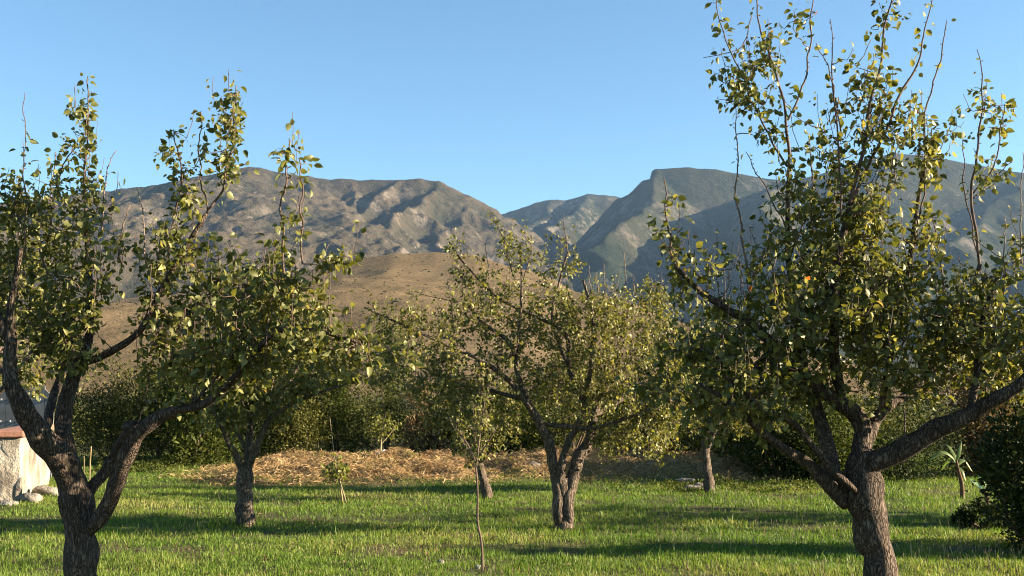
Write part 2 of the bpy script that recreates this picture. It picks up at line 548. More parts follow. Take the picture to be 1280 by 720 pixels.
MH = NT('hill_dry_scrub')
p = MH.pos()
big = MH.noise(p, 0.012, 5, 0.6)
fine = MH.noise(p, 0.28, 5, 0.75)
c = MH.ramp(MH.math('ADD', MH.math('MULTIPLY', big, 0.5), MH.math('MULTIPLY', fine, 0.5)), [(0.34, (0.09, 0.07, 0.036)), (0.47, (0.145, 0.102, 0.055)), (0.62, (0.18, 0.128, 0.07))])
vo = MH.n('ShaderNodeTexVoronoi'); vo.inputs['Scale'].default_value = 0.12; MH.l(p, vo.inputs['Vector'])
spot = MH.math('MULTIPLY', MH.ramp(vo.outputs['Distance'], [(0.10, (1, 1, 1)), (0.32, (0, 0, 0))]), MH.ramp(big, [(0.4, (1, 1, 1)), (0.6, (0.15, 0.15, 0.15))]))
c = MH.mix(MH.math('MULTIPLY', spot, 0.7), c, (0.055, 0.06, 0.03))
MH.col(c); MH.rough(1.0, 0.0); MH.bump(fine, 2.5, 0.7)
D = 900
HXg, HYg, HZg = mountain('hill', MH.m, -1000, 900, 240, 1500, 4, [
    CR([(-500, 440, D), (-200, 452, D - 80), (60, 452, D - 40), (200, 426, D), (300, 385, D), (384, 350, D), (432, 331, D), (494, 323, D), (545, 317, D), (600, 326, D), (650, 350, D), (700, 384, D), (770, 422, D), (860, 448, D), (960, 466, D), (1100, 476, D), (1400, 482, D)], 0.50),
    CR([(494, 324, D), (470, 372, D - 230), (400, 430, D - 450), (330, 466, D - 620)], 0.17),
    CR([(590, 327, D), (610, 385, D - 250), (600, 445, D - 480)], 0.22),
    CR([(250, 396, D - 10), (205, 416, D - 80), (150, 446, D - 200), (90, 472, D - 330)], 0.8),
], 6, 4, 170, base=-6, post=lambda X, Y, H: H * (1 - .8 * sstep(15, 190, X + .12 * (Y - 900))))


OCT_V = np.array([[1, 0, .35], [.5, .87, .4], [-.5, .87, .3], [-1, 0, .4], [-.5, -.87, .35], [.5, -.87, .3], [0, 0, 1.0], [.9, 0, -.4], [-.45, .8, -.4], [-.45, -.8, -.4]])
OCT_T = np.array([[0, 1, 6], [1, 2, 6], [2, 3, 6], [3, 4, 6], [4, 5, 6], [5, 0, 6], [0, 7, 1], [1, 7, 8], [1, 8, 2], [2, 8, 3], [3, 8, 9], [3, 9, 4], [4, 9, 5], [5, 9, 7], [5, 7, 0]])


def scrub(name, label, Xg, Yg, Zg, n, smin, smax, mat, cond, dens, seed):
    """far low scrub scattered over a slope"""
    r = np.random.default_rng(seed)
    idx = np.flatnonzero(cond.ravel())
    idx = r.choice(idx, n)
    st = abs(Xg[0, 1] - Xg[0, 0])
    x = Xg.ravel()[idx] + r.uniform(-.5, .5, n) * st; y = Yg.ravel()[idx] + r.uniform(-.5, .5, n) * st; z = Zg.ravel()[idx]
    k = r.random(n) < dens(x, y)
    x, y, z = x[k], y[k], z[k]; n = len(x)
    s = r.uniform(smin, smax, n) * r.uniform(.6, 1.2, n)
    a = r.uniform(0, 6.28, n)
    v = OCT_V[None] * np.stack([s, s * r.uniform(.7, 1.2, n), s * r.uniform(.45, .8, n)], 1)[:, None, :] * r.uniform(.75, 1.25, (n, len(OCT_V), 1))
    V = np.stack([v[..., 0] * np.cos(a)[:, None] - v[..., 1] * np.sin(a)[:, None] + x[:, None], v[..., 0] * np.sin(a)[:, None] + v[..., 1] * np.cos(a)[:, None] + y[:, None], v[..., 2] + z[:, None]], -1)
    T = (OCT_T[None] + (np.arange(n) * len(OCT_V))[:, None, None]).reshape(-1, 3)
    o = build(name, V.reshape(-1, 3), [T], mat, attrs={'rnd': np.repeat(r.random(n), len(OCT_V))}, smooth=False)
    tag(o, label, 'scrub', kind='stuff')


ts = NT('far_scrub')
ts.col(ts.ramp(ts.attr('rnd'), [(0, (0.06, 0.058, 0.029)), (1, (0.12, 0.10, 0.05))])); ts.rough(1.0, 0.0)
scrub('hill_scrub', 'low dark scrub dotted over the brown hill', HXg, HYg, HZg, 24000, .35, 1.0, ts.m, (np.abs(HXg) < HYg * .55) & (HYg > 280) & (HZg > 3),
      lambda x, y: np.clip(.42 + .8 * fbm(x / 90, y / 90, 4) + .5 * perlin(x / 22, y / 30), 0, 1), 3)

scrub('hill_bushes', 'darker bushes gathered along the folds of the brown hill', HXg, HYg, HZg, 5000, .8, 2.3, ts.m, (np.abs(HXg) < HYg * .55) & (HYg > 300) & (HZg > 3),
      lambda x, y: np.clip(2.2 * fbm(x / 140 + 7, y / 60, 4) - .15, 0, 1), 5)

# ------------------------------------------------------------------ leaves
LEAF_V = np.array([[0, 0, 0], [-.40, .26, .10], [.40, .26, .10], [0, .30, .0], [-.38, .62, .06], [.38, .62, .06], [0, .64, -.05], [0, 1.0, -.17]])
LEAF_T = np.array([[0, 2, 3], [0, 3, 1], [6, 5, 7], [6, 7, 4]])
LEAF_Q = np.array([[3, 2, 5, 6], [3, 6, 4, 1]])
CARD_V = np.array([[0, 0, 0], [-.36, .5, .10], [.36, .5, .10], [0, 1.0, -.05]])
CARD_Q = np.array([[0, 2, 3, 1]])


def norm(v):
    return v / (np.linalg.norm(v, axis=-1, keepdims=True) + 1e-9)


def leaf_geo(pos, axis, nrm, ln, wd, rnd, simple=False):
    """vertices, faces and per-vertex random value of many leaves"""
    TV = CARD_V if simple else LEAF_V
    a = norm(axis)
    n = norm(nrm - a * np.sum(nrm * a, 1, keepdims=True))
    s = np.cross(a, n)
    N, k = len(pos), len(TV)
    curl = (0.4 + 1.3 * ((pos[:, 0] * 913.7 + pos[:, 2] * 577.3) % 1.0))[:, None, None]
    V = (pos[:, None, :] + s[:, None, :] * (TV[None, :, 0:1] * wd[:, None, None]) + a[:, None, :] * (TV[None, :, 1:2] * ln[:, None, None])
         + n[:, None, :] * (TV[None, :, 2:3] * ln[:, None, None] * curl))
    off = (np.arange(N) * k)[:, None, None]
    if simple:
        fs = [(CARD_Q[None] + off).reshape(-1, 4)]
    else:
        fs = [(LEAF_T[None] + off).reshape(-1, 3), (LEAF_Q[None] + off).reshape(-1, 4)]
    return V.reshape(-1, 3), fs, np.repeat(rnd, k)


def rvec(n, r):
    return norm(r.normal(size=(n, 3)))


def crown_mesh(root, name, lp, la, leaf, twigs, mats, r, shift=0.0, droop=0.45, simple=False, wfac=0.74):
    """leaves at lp with outward axes la, and the thin twigs that carry them, as one crown"""
    lp = np.array(lp); la = np.array(la); N = len(lp)
    axis = norm(la) * 0.55 + rvec(N, r) * 0.75 + np.array([0, 0, -droop])
    nrm = np.array([0, 0, 0.55]) + rvec(N, r) * 0.9
    ln = leaf * r.uniform(0.5, 1.28, N)
    rnd = np.clip(r.beta(2.1, 2.0, N) + shift, 0, 0.955)
    odd = r.random(N)
    rnd = np.where(odd > 0.995, r.uniform(0.94, 1.0, N), rnd)
    pet = norm(axis + la) * (leaf * 0.3)
    V, fs, a = leaf_geo(lp + pet, axis, nrm, ln, ln * wfac * r.uniform(0.8, 1.2, N), rnd, simple)
    if twigs is not None and twigs.n:
        TVs = np.concatenate(twigs.V); k = len(V)
        nf = sum(len(f) for f in fs)
        tf = []
        if twigs.T: tf.append(np.concatenate(twigs.T) + k)
        if twigs.Q: tf.append(np.concatenate(twigs.Q) + k)
        nt_ = sum(len(f) for f in tf)
        return build(name, np.concatenate([V, TVs]), fs + tf, mats, root, attrs={'rnd': np.concatenate([a, np.zeros(len(TVs))])},
                     midx=np.concatenate([np.zeros(nf), np.ones(nt_)]))
    return build(name, V, fs, mats[:1], root, attrs={'rnd': a})


# ------------------------------------------------------------------ orchard trees
def tree(name, label, d, trunk, limbs, shoots, bare, clumps, leaf, seed, bark='bark', lai=2.6, group='pear trees of the orchard',
         shift=0.0, cat='tree', sides=16, orange=(), leafmat='pear_leaf', twig_leaves=11, flare=1.18):
    """pixel traced skeleton at distance d; clumps are filled by twigs growing off the nearest wood"""
    r = np.random.default_rng(seed)
    base = P(trunk[0][0], trunk[0][1], d + trunk[0][2])
    base = np.array([base[0], base[1], float(G(base[0], base[1]))])
    root = empty(name, base, label, cat, group)
    u = d / F

    def world(pl):
        return np.array([[*P(x, y, d + o), w * 0.5 * u] for x, y, o, w in pl])
    nodes = []

    def wood(pl, nm, step, sd, rough, mat, fl=False):
        q = catmull(world(pl), step)
        if fl:
            q[0, :3] = base - np.array([0, 0, 0.05])
            hh = q[:, 2] - base[2]
            q[:, 3] *= 1 + (flare - 1) * np.exp(-np.clip(hh, 0, None) / 0.16)
        if rough:
            arc = np.concatenate([[0], np.cumsum(np.linalg.norm(np.diff(q[:, :3], axis=0), axis=1))])
            ph = r.uniform(0, 90)
            for ax_ in range(3):
                q[:, ax_] += perlin(arc * 7 + ph, arc * 0 + 3.3 * ax_ + ph) * .22 * q[:, 3] * np.minimum(arc * 8, 1)
            q[:, 3] *= 1 + .12 * perlin(arc * 9 + ph, arc * 0 + 40.2)
            if nm == 'limb':
                q[:, 3] *= .55 + .45 * sstep(0, .16, arc)
        if nm in ('shoot', 'bare_shoot'):
            tt = np.linspace(0, 1, len(q)); ph = r.uniform(0, 50)
            q[:, 0] += (perlin(tt * 5 + ph, tt * 0 + .3) * .016 + perlin(tt * 14 + ph, tt * 0 + 4.3) * .006) * np.minimum(tt * 4, 1)
            q[:, 1] += (perlin(tt * 5 + ph, tt * 0 + 9.3) * .016 + perlin(tt * 14 + ph, tt * 0 + 7.3) * .006) * np.minimum(tt * 4, 1)
        m = MB(); m.tube(q[:, :3], np.maximum(q[:, 3], 0.0016), sd, rough)
        if nm in ('shoot', 'bare_shoot'):
            for i in range(3, len(q) - 1):
                if r.random() < .75:
                    dv = r.normal(size=3) * np.array([1, 1, .3]) + np.array([0, 0, .7]); dv /= np.linalg.norm(dv)
                    L = r.uniform(.008, .024)
                    m.tube(np.array([q[i, :3], q[i, :3] + dv * L * .6, q[i, :3] + dv * L]), [max(q[i, 3] * .6, .0016), .0022, .0014], 4)
        o = m.out(nm, M[mat], root)
        return q

    tq = wood(trunk, 'trunk', 0.035, sides, 0.16, bark, True)
    for pl in limbs:
        q = wood([(x, y, o, w * .9) for x, y, o, w in pl], 'limb', 0.04, max(8, sides - 4), 0.15, bark)
        nodes.append(q[len(q) // 5:, :3])
    lp, la = [], []

    def leaves_along(q, dens, frac=0.15):
        L = len(q)
        for i in range(int(L * frac), L):
            k = r.poisson(dens)
            for _ in range(k):
                tdir = q[min(i + 1, L - 1), :3] - q[max(i - 1, 0), :3]
                o = r.normal(size=3); o -= tdir * (o.dot(tdir) / (tdir.dot(tdir) + 1e-9))
                o /= np.linalg.norm(o) + 1e-9
                lp.append(q[i, :3] + o * r.uniform(0.0, 0.025)); la.append(o + 0.3 * tdir / (np.linalg.norm(tdir) + 1e-9))
    for pl, dens in shoots:
        q = wood([(x, y, o, w * .72) for x, y, o, w in pl], 'shoot', 0.03, 6, 0.0, 'twig')
        leaves_along(q, dens * 3.4)
        nodes.append(q[::2, :3])
    for pl in bare:
        q = wood([(x, y, o, w * .75) for x, y, o, w in pl], 'bare_shoot', 0.03, 5, 0.0, 'twig_pale')
        nodes.append(q[: len(q) // 3 + 1, :3])
    # attractors inside the clumps
    att = []
    for c in clumps:
        cx, cy, rx, ry = c[:4]
        o = c[4] if len(c) > 4 else r.uniform(-0.35, 0.35)
        k = c[5] if len(c) > 5 else 1.0
        area = math.pi * rx * ry * u * u
        n = max(3, int(area * lai * k / (leaf * leaf * 0.42) / twig_leaves))
        dr = max(0.16, 0.9 * math.sqrt(rx * ry) * u)
        nc = max(2, int(round(n / 5.0)))
        cc_ = rvec(nc, r) * (r.random((nc, 1)) ** (1 / 2.4))
        v = cc_[r.integers(0, nc, n)]
        sg = np.array([.075 / (rx * u), .085 / dr, .10 / (ry * u)])
        v = v + r.normal(size=(n, 3)) * np.minimum(sg, .45)
        for a in v:
            att.append(P(cx + a[0] * rx, cy + a[2] * ry, d + o + a[1] * dr))
    tw = MB()
    if att:
        att = np.array(att)
        nd = np.concatenate(nodes) if nodes else tq[-3:, :3]
        nd = np.concatenate([nd, tq[-2:, :3]])
        dmin = np.array([np.min(np.linalg.norm(nd - a, axis=1)) for a in att])
        order = np.argsort(dmin)
        cap = np.zeros((len(nd) + len(att) * 14, 3)); cap[:len(nd)] = nd; cnt = len(nd)
        for ai in order:
            A = att[ai]
            dv = A - cap[:cnt]
            dist = np.linalg.norm(dv, axis=1)
            cost = dist * (1.0 + 0.35 * np.clip(-dv[:, 2] / (dist + 1e-6), 0, 1))
            j = int(np.argmin(cost))
            S = cap[j]; L = dist[j]
            if L < 0.015: continue
            n = int(np.clip(L / 0.04, 3, 14))
            up = 0.18 * L
            C = S + (A - S) * 0.55 + r.normal(size=3) * 0.10 * L + np.array([0, 0, -up * 0.4])
            tt = np.linspace(0, 1, n + 1)[:, None]
            q = (1 - tt) ** 2 * S + 2 * tt * (1 - tt) * C + tt ** 2 * A
            # a short rising tip past the attractor
            rise = r.uniform(0.06, 0.2) if r.random() < 0.42 else r.uniform(0, 0.05)
            d0 = norm((A - S)[None])[0] * 0.03
            q = np.concatenate([q, (A + d0 + np.array([0, 0, rise * .5]))[None], (A + d0 * 1.3 + np.array([0, 0, rise]))[None]])
            q[1:-1] += r.normal(size=(len(q) - 2, 3)) * 0.006
            r0 = np.clip(0.0022 + 0.006 * L, 0.0025, 0.007)
            tw.tube(q, np.linspace(r0, 0.0016, len(q)), 4)
            m = len(q)
            cap[cnt:cnt + m - 2] = q[1:-1]; cnt += m - 2
            # leaves in spur rosettes along the outer part of the twig
            k = r.poisson(twig_leaves)
            ii = np.clip(m - 1 - np.abs(r.normal(size=k)) * min(m * 0.5, 1.5 + 0.14 / max(L / n, 0.01)), 0.35 * m if L > 0.2 else 0.5, m - 1)
            i0 = ii.astype(int); fr = (ii - i0)[:, None]
            pp = q[i0] * (1 - fr) + q[np.minimum(i0 + 1, m - 1)] * fr
            out = norm(r.normal(size=(k, 3)) + norm((A - S)[None]) * 0.4)
            lp.extend(pp + out * r.uniform(0, 0.045, (k, 1))); la.extend(out)
    crown_mesh(root, 'crown', lp, la, leaf, tw, [M[leafmat], M['twig']], r, shift)
    for (x, y, o) in orange:
        pt = P(x, y, d + o)
        k = 1
        V, fs, a = leaf_geo(pt + r.normal(size=(k, 3)) * 0.015, rvec(k, r) + np.array([0, 0, -0.6]), rvec(k, r), np.full(k, leaf * .95), np.full(k, leaf * 0.55), r.random(k))
        lf = build('withered_leaf', V, fs, M['orange_leaf'], root, attrs={'rnd': a})
        lf['label'] = 'withered orange leaf'
    return root


# front left tree
tree('pear_tree', 'large pear tree in left foreground with open forked trunk beside the whitewashed wall', 6.0,
     [(104, 850, 0, 42), (103, 720, 0, 38), (101, 670, 0, 39), (98, 635, 0, 41), (94, 612, 0, 36), (90, 590, 0, 22)],
     [
        [(98, 640, 0, 36), (88, 603, -.02, 38), (70, 570, -.1, 37), (48, 540, -.2, 31), (25, 505, -.28, 26), (13, 470, -.3, 20), (13, 430, -.3, 15), (12, 395, -.32, 11), (18, 355, -.35, 8), (26, 310, -.4, 6)],
        [(13, 440, -.3, 13), (2, 405, -.32, 10), (-14, 370, -.35, 8), (-22, 330, -.4, 6)],
        [(96, 632, 0.02, 34), (89, 590, .05, 29), (80, 548, .1, 25), (82, 500, .15, 20), (97, 460, .18, 18), (109, 428, .2, 14), (113, 382, .22, 10), (110, 320, .25, 8), (107, 267, .25, 6)],
        [(105, 668, -.02, 32), (122, 652, -.06, 24), (142, 616, -.12, 22), (157, 572, -.2, 20), (168, 548, -.25, 19), (189, 528, -.3, 18), (215, 516, -.3, 16), (245, 502, -.28, 14), (274, 474, -.25, 11), (293, 427, -.2, 9), (307, 397, -.2, 7)],
        [(100, 645, .02, 24), (112, 612, .05, 18), (130, 590, .08, 16), (147, 562, .05, 14), (160, 540, -.05, 15), (168, 531, -.2, 14)],
        [(170, 556, -.24, 16), (163, 541, -.27, 16), (157, 531, -.3, 14)],
        [(222, 512, -.3, 14), (250, 508, -.38, 12), (285, 482, -.5, 10), (318, 442, -.6, 8), (350, 412, -.65, 6), (400, 415, -.7, 5), (450, 428, -.7, 4)],
        [(98, 458, .18, 12), (142, 437, .1, 10), (176, 412, .05, 9), (200, 364, 0, 8), (231, 311, 0, 7), (258, 267, 0, 6)],
        [(58, 540, .0, 14), (66, 498, .3, 11), (78, 464, .45, 9), (92, 420, .55, 8), (70, 370, .6, 6), (50, 310, .65, 5)],
        [(12, 470, -.3, 10), (-10, 455, -.1, 8), (-50, 430, .1, 6), (-80, 390, .2, 5)],
        [(176, 412, .05, 7), (215, 400, .3, 6), (260, 370, .45, 5), (310, 345, .5, 4)],
     ],
     [
        ([(107, 267, .25, 5), (105, 220, .25, 4), (109, 160, .25, 3), (111, 96, .25, 2)], 0.75),
        ([(258, 267, 0, 5), (280, 231, 0, 4), (293, 169, 0, 3), (296, 107, 0, 2)], 1.0),
        ([(208, 350, 0, 4), (214, 280, .05, 3), (227, 218, .05, 3), (217, 162, .05, 2)], 0.9),
        ([(355, 345, -.4, 4), (354, 300, -.4, 3.5), (353, 249, -.4, 3), (362, 173, -.4, 2)], 0.22),
        ([(378, 330, -.5, 3), (377, 260, -.5, 2.5), (374, 198, -.5, 2)], 0.14),
        ([(260, 262, 0, 3), (250, 215, -.05, 2.5), (252, 140, -.05, 1.6)], 0.6),
        ([(60, 330, .6, 4), (64, 250, .6, 3), (70, 190, .6, 2)], 0.5),
        ([(32, 320, .1, 3), (32, 200, .1, 2), (32, 116, .1, 1.4)], 0.05),
        ([(60, 300, .2, 3), (75, 220, .2, 3), (95, 180, .2, 1.6)], 0.7),
     ],
     [[(127, 290, .2, 3), (133, 218, .2, 2), (146, 188, .2, 1.2)], [(148, 320, .2, 3), (154, 280, .2, 2), (161, 256, .2, 1.2)],
      [(183, 330, 0, 3), (178, 270, 0, 2), (170, 235, 0, 1.2)], [(262, 330, .4, 2.5), (270, 290, .4, 1.5)]],
     [(60, 275, 42, 45, .2), (20, 290, 36, 60, .1), (15, 370, 50, 50, .2), (100, 300, 42, 50, .15), (105, 380, 58, 60, .1, 1.3), (75, 420, 50, 45, .4), 
      (108, 235, 24, 40, .25), (107, 175, 19, 40, .25, .9), (222, 240, 18, 50, .03), (290, 180, 20, 50, 0, 1), (272, 225, 20, 25, 0), (225, 310, 38, 38, .05), (206, 345, 26, 40, 0),
      (215, 400, 36, 60, .1, 1.2), (255, 370, 48, 50, .3, 1.1), (305, 375, 55, 42, .2, 1.3), (340, 360, 46, 34, -.4, 1.2), (392, 323, 36, 14, -.5, 1.2), (330, 410, 70, 42, -.5, 1.4),
      (385, 385, 34, 40, -.5), (260, 445, 45, 40, -.25, 1.1), (310, 440, 50, 32, -.5, 1.3), (435, 436, 72, 24, -.7, 1.5), (365, 435, 50, 26, -.65, 1.3), (362, 200, 15, 26, -.4, .9), (352, 260, 10, 20, -.4, .8), (32, 240, 20, 34, .1, .6), (376, 260, 8, 40, -.5, .4), (225, 470, 22, 28, -.2),
      (-60, 350, 60, 100, .1), (-40, 420, 50, 40, .1), (92, 430, 40, 26, .15, 1), (205, 455, 24, 40, 0, 1), (218, 490, 16, 18, -.2, 1), (275, 470, 44, 22, -.2, 1), (310, 462, 40, 20, -.5, 1), (250, 430, 40, 30, .1, 1), (355, 320, 16, 22, -.4), (300, 340, 40, 24, .45),  (500, 445, 16, 14, -.7)],
     0.043, 11, lai=2.3)

# front right tree
tree('pear_tree', 'large pear tree in right foreground with thick dark trunk and tall upright shoots', 6.0,
     [(1122, 850, 0, 52), (1108, 760, 0, 44), (1100, 715, 0, 41), (1090, 670, 0, 43), (1082, 635, 0, 46), (1078, 605, 0, 46), (1077, 580, 0, 34), (1077, 560, 0, 20)],
     [
        [(1080, 605, 0, 34), (1092, 580, -.03, 30), (1132, 560, -.1, 28), (1171, 537, -.2, 25), (1210, 518, -.3, 21), (1249, 497, -.4, 18), (1282, 474, -.45, 15), (1330, 430, -.5, 11), (1370, 370, -.5, 8)],
        [(1077, 610, 0, 34), (1077, 570, .02, 28), (1078, 530, .05, 24), (1054, 506, .05, 22), (1015, 479, 0, 19), (984, 452, -.05, 16), (942, 407, -.1, 12), (883, 370, -.15, 9), (845, 335, -.2, 6)],
        [(1068, 628, 0, 34), (1045, 600, .0, 26), (1030, 545, .08, 20), (1017, 498, .15, 16), (1000, 430, .2, 11), (986, 330, .2, 8), (985, 231, .2, 6)],
        [(1058, 632, -.02, 26), (1040, 612, -.05, 22), (1008, 578, -.1, 15), (977, 560, -.18, 12), (949, 537, -.25, 10), (915, 505, -.3, 7), (875, 480, -.35, 5)],
        [(1072, 615, -.08, 16), (1043, 590, -.14, 11), (1015, 557, -.2, 9), (992, 529, -.25, 8), (955, 510, -.3, 6), (905, 470, -.35, 4)],
        [(1078, 565, .05, 22), (1101, 518, .15, 16), (1132, 494, .25, 13), (1152, 475, .35, 11), (1190, 430, .45, 8), (1215, 360, .5, 7), (1225, 330, .5, 6)],
        [(1054, 506, .05, 18), (1042, 440, .0, 14), (1046, 340, -.05, 11), (1062, 255, -.05, 9)],
        [(1210, 518, -.3, 14), (1222, 470, -.2, 10), (1228, 400, -.1, 8), (1250, 340, -.1, 6)],
        [(1100, 520, .15, 12), (1112, 450, .1, 9), (1130, 380, .1, 7), (1140, 300, .1, 6), (1156, 200, .1, 4)],
        [(1017, 490, .15, 10), (975, 450, .45, 8), (930, 420, .6, 6), (890, 390, .7, 4)],
     ],
     [
        ([(985, 231, .2, 6), (985, 166, .2, 5.5), (976, 108, .2, 4.5), (950, 32, .2, 3), (938, -40, .2, 2)], 0.34),
        ([(985, 150, .2, 4), (1004, 108, .22, 3.5), (1014, 30, .25, 2.6), (1019, -20, .25, 1.6)], 0.20),
        ([(984, 208, .2, 4.5), (961, 170, .15, 3.6), (932, 108, .1, 3), (905, 40, .1, 2.2), (894, -8, .1, 1.5)], 0.75),
        ([(1062, 256, -.05, 8), (1077, 195, -.05, 6.5), (1091, 116, -.05, 5), (1106, 36, -.05, 3.5), (1124, -40, -.05, 2)], 0.6),
        ([(1064, 254, -.02, 7), (1095, 188, .0, 5.5), (1124, 123, .03, 4.6), (1149, 65, .05, 3), (1168, -12, .05, 1.6)], 0.28),
        ([(1156, 200, .1, 4), (1158, 135, .1, 3), (1178, 65, .1, 2.4), (1182, 26, .1, 1.6)], 0.05),
        ([(1225, 337, .5, 6), (1216, 260, .5, 5.5), (1217, 215, .5, 5), (1228, 144, .5, 3.6), (1227, 95, .5, 2.4), (1221, 62, .5, 1.6)], 0.16),
        ([(1216, 242, .5, 3.4), (1243, 206, .45, 3), (1256, 130, .45, 1.8)], 0.3),
        ([(1217, 248, .5, 3), (1240, 226, .6, 2.6), (1266, 200, .65, 1.8)], 0.3),
        ([(1051, 270, -.1, 4), (1051, 202, -.1, 3.5), (1041, 108, -.1, 2.6), (1037, 24, -.1, 1.5)], 0.08),
        ([(1051, 165, -.1, 3), (1037, 90, -.12, 2.2), (1021, 54, -.12, 1.4)], 0.10),
        ([(935, 340, -.1, 4), (922, 253, -.1, 3), (919, 134, -.1, 1.5)], 0.14),
        ([(845, 335, -.2, 5), (838, 310, -.2, 4), (830, 222, -.2, 1.6)], 0.16),
        ([(988, 300, .2, 3), (960, 240, .2, 2.4), (930, 190, .2, 1.4)], 0.3),
        ([(940, 20, .2, 2), (925, 60, .15, 2), (880, 72, .1, 1.3)], 0.3),
        ([(985, 330, .2, 4), (1012, 250, .3, 3), (1010, 170, .3, 1.8)], 0.3),
        ([(1130, 360, .1, 4), (1148, 280, -.05, 3.5), (1165, 160, -.05, 2)], 0.9),
        ([(1225, 330, .5, 3), (1208, 250, .55, 2.5), (1203, 170, .55, 1.4)], 0.16),
        ([(1000, 420, .2, 5), (1035, 300, .3, 4), (1050, 200, .3, 2.4)], 0.7),
        ([(1180, 420, .3, 4), (1175, 330, .3, 3), (1164, 270, .3, 1.8)], 0.15),
     ],
     [[(1277, 330, .2, 3), (1276, 280, .2, 2.4), (1279, 190, .2, 1.4)], [(1120, 230, .2, 2.4), (1118, 180, .2, 1.8), (1112, 140, .2, 1)], [(1256, 345, -.1, 2.6), (1254, 270, -.1, 1.4)],
      [(900, 380, -.1, 3), (914, 340, -.1, 2), (917, 302, -.1, 1.2)], [(880, 372, -.1, 3), (888, 340, -.1, 2), (890, 318, -.1, 1.2)], [(1145, 300, .1, 3), (1150, 235, .1, 1.4)]],
     [(925, 95, 38, 60, .12, .65), (945, 150, 34, 40, .15, .6), (985, 75, 26, 34, .2, .5), (1092, 80, 26, 70, -.05, .7), (1070, 175, 40, 45, -.05, .75), (1095, 160, 40, 60, 0, .6),
      (1000, 250, 48, 48, .2, .7), (1050, 260, 55, 50, .1, .9), (1105, 270, 55, 50, 0, .9), (1155, 190, 30, 45, .0, 1.1), (1160, 165, 24, 14, .05, 1.3), (1225, 150, 30, 60, .5, .32),
      (1248, 212, 28, 25, .5, .6), (1030, 335, 85, 50, .1, 1.2), (1110, 340, 80, 50, 0, 1.2), (970, 330, 40, 45, .1, .9), (1000, 400, 85, 50, -.1, 1.3), (1080, 410, 85, 50, -.2, 1.3), (1060, 380, 90, 60, .4, 1),
      (1150, 400, 70, 55, .1, 1.2), (1225, 362, 45, 36, .3, .7), (1240, 400, 65, 55, -.1, 1.3), (1190, 460, 75, 40, -.1, 1.2), (1265, 440, 50, 45, -.3, 1.2), (1110, 460, 60, 34, 0, 1.0),
      (895, 365, 36, 30, -.15, .8), (850, 330, 22, 40, -.2, 1), (840, 270, 12, 34, -.2, .5), (935, 400, 45, 40, 0, 1), (960, 450, 60, 42, -.1, 1.2), (905, 440, 55, 36, .4, 1.1), (900, 490, 60, 30, -.3, 1.1),
      (960, 505, 50, 28, -.3, 1), (1020, 465, 50, 30, 0, .9), (1330, 400, 60, 80, -.3), (1350, 320, 50, 60, -.2), (840, 470, 30, 36, .0, .8), (915, 530, 40, 22, -.2, 1), (870, 440, 44, 36, -.2, 1.2), (930, 480, 50, 40, -.2, 1.3), (1000, 510, 40, 20, .2, .8), (965, 540, 30, 16, -.1, .7), (1060, 470, 40, 30, .5, 1), (1150, 470, 50, 34, .5, 1), (1240, 470, 50, 24, .2, 1), (1265, 330, 24, 30, .2, .6), (1160, 280, 24, 36, .1, .5)],
     0.043, 23, lai=2.25, orange=[(1010, 352, -.5), (949, 356, -.45), (1016, 12, .25)])

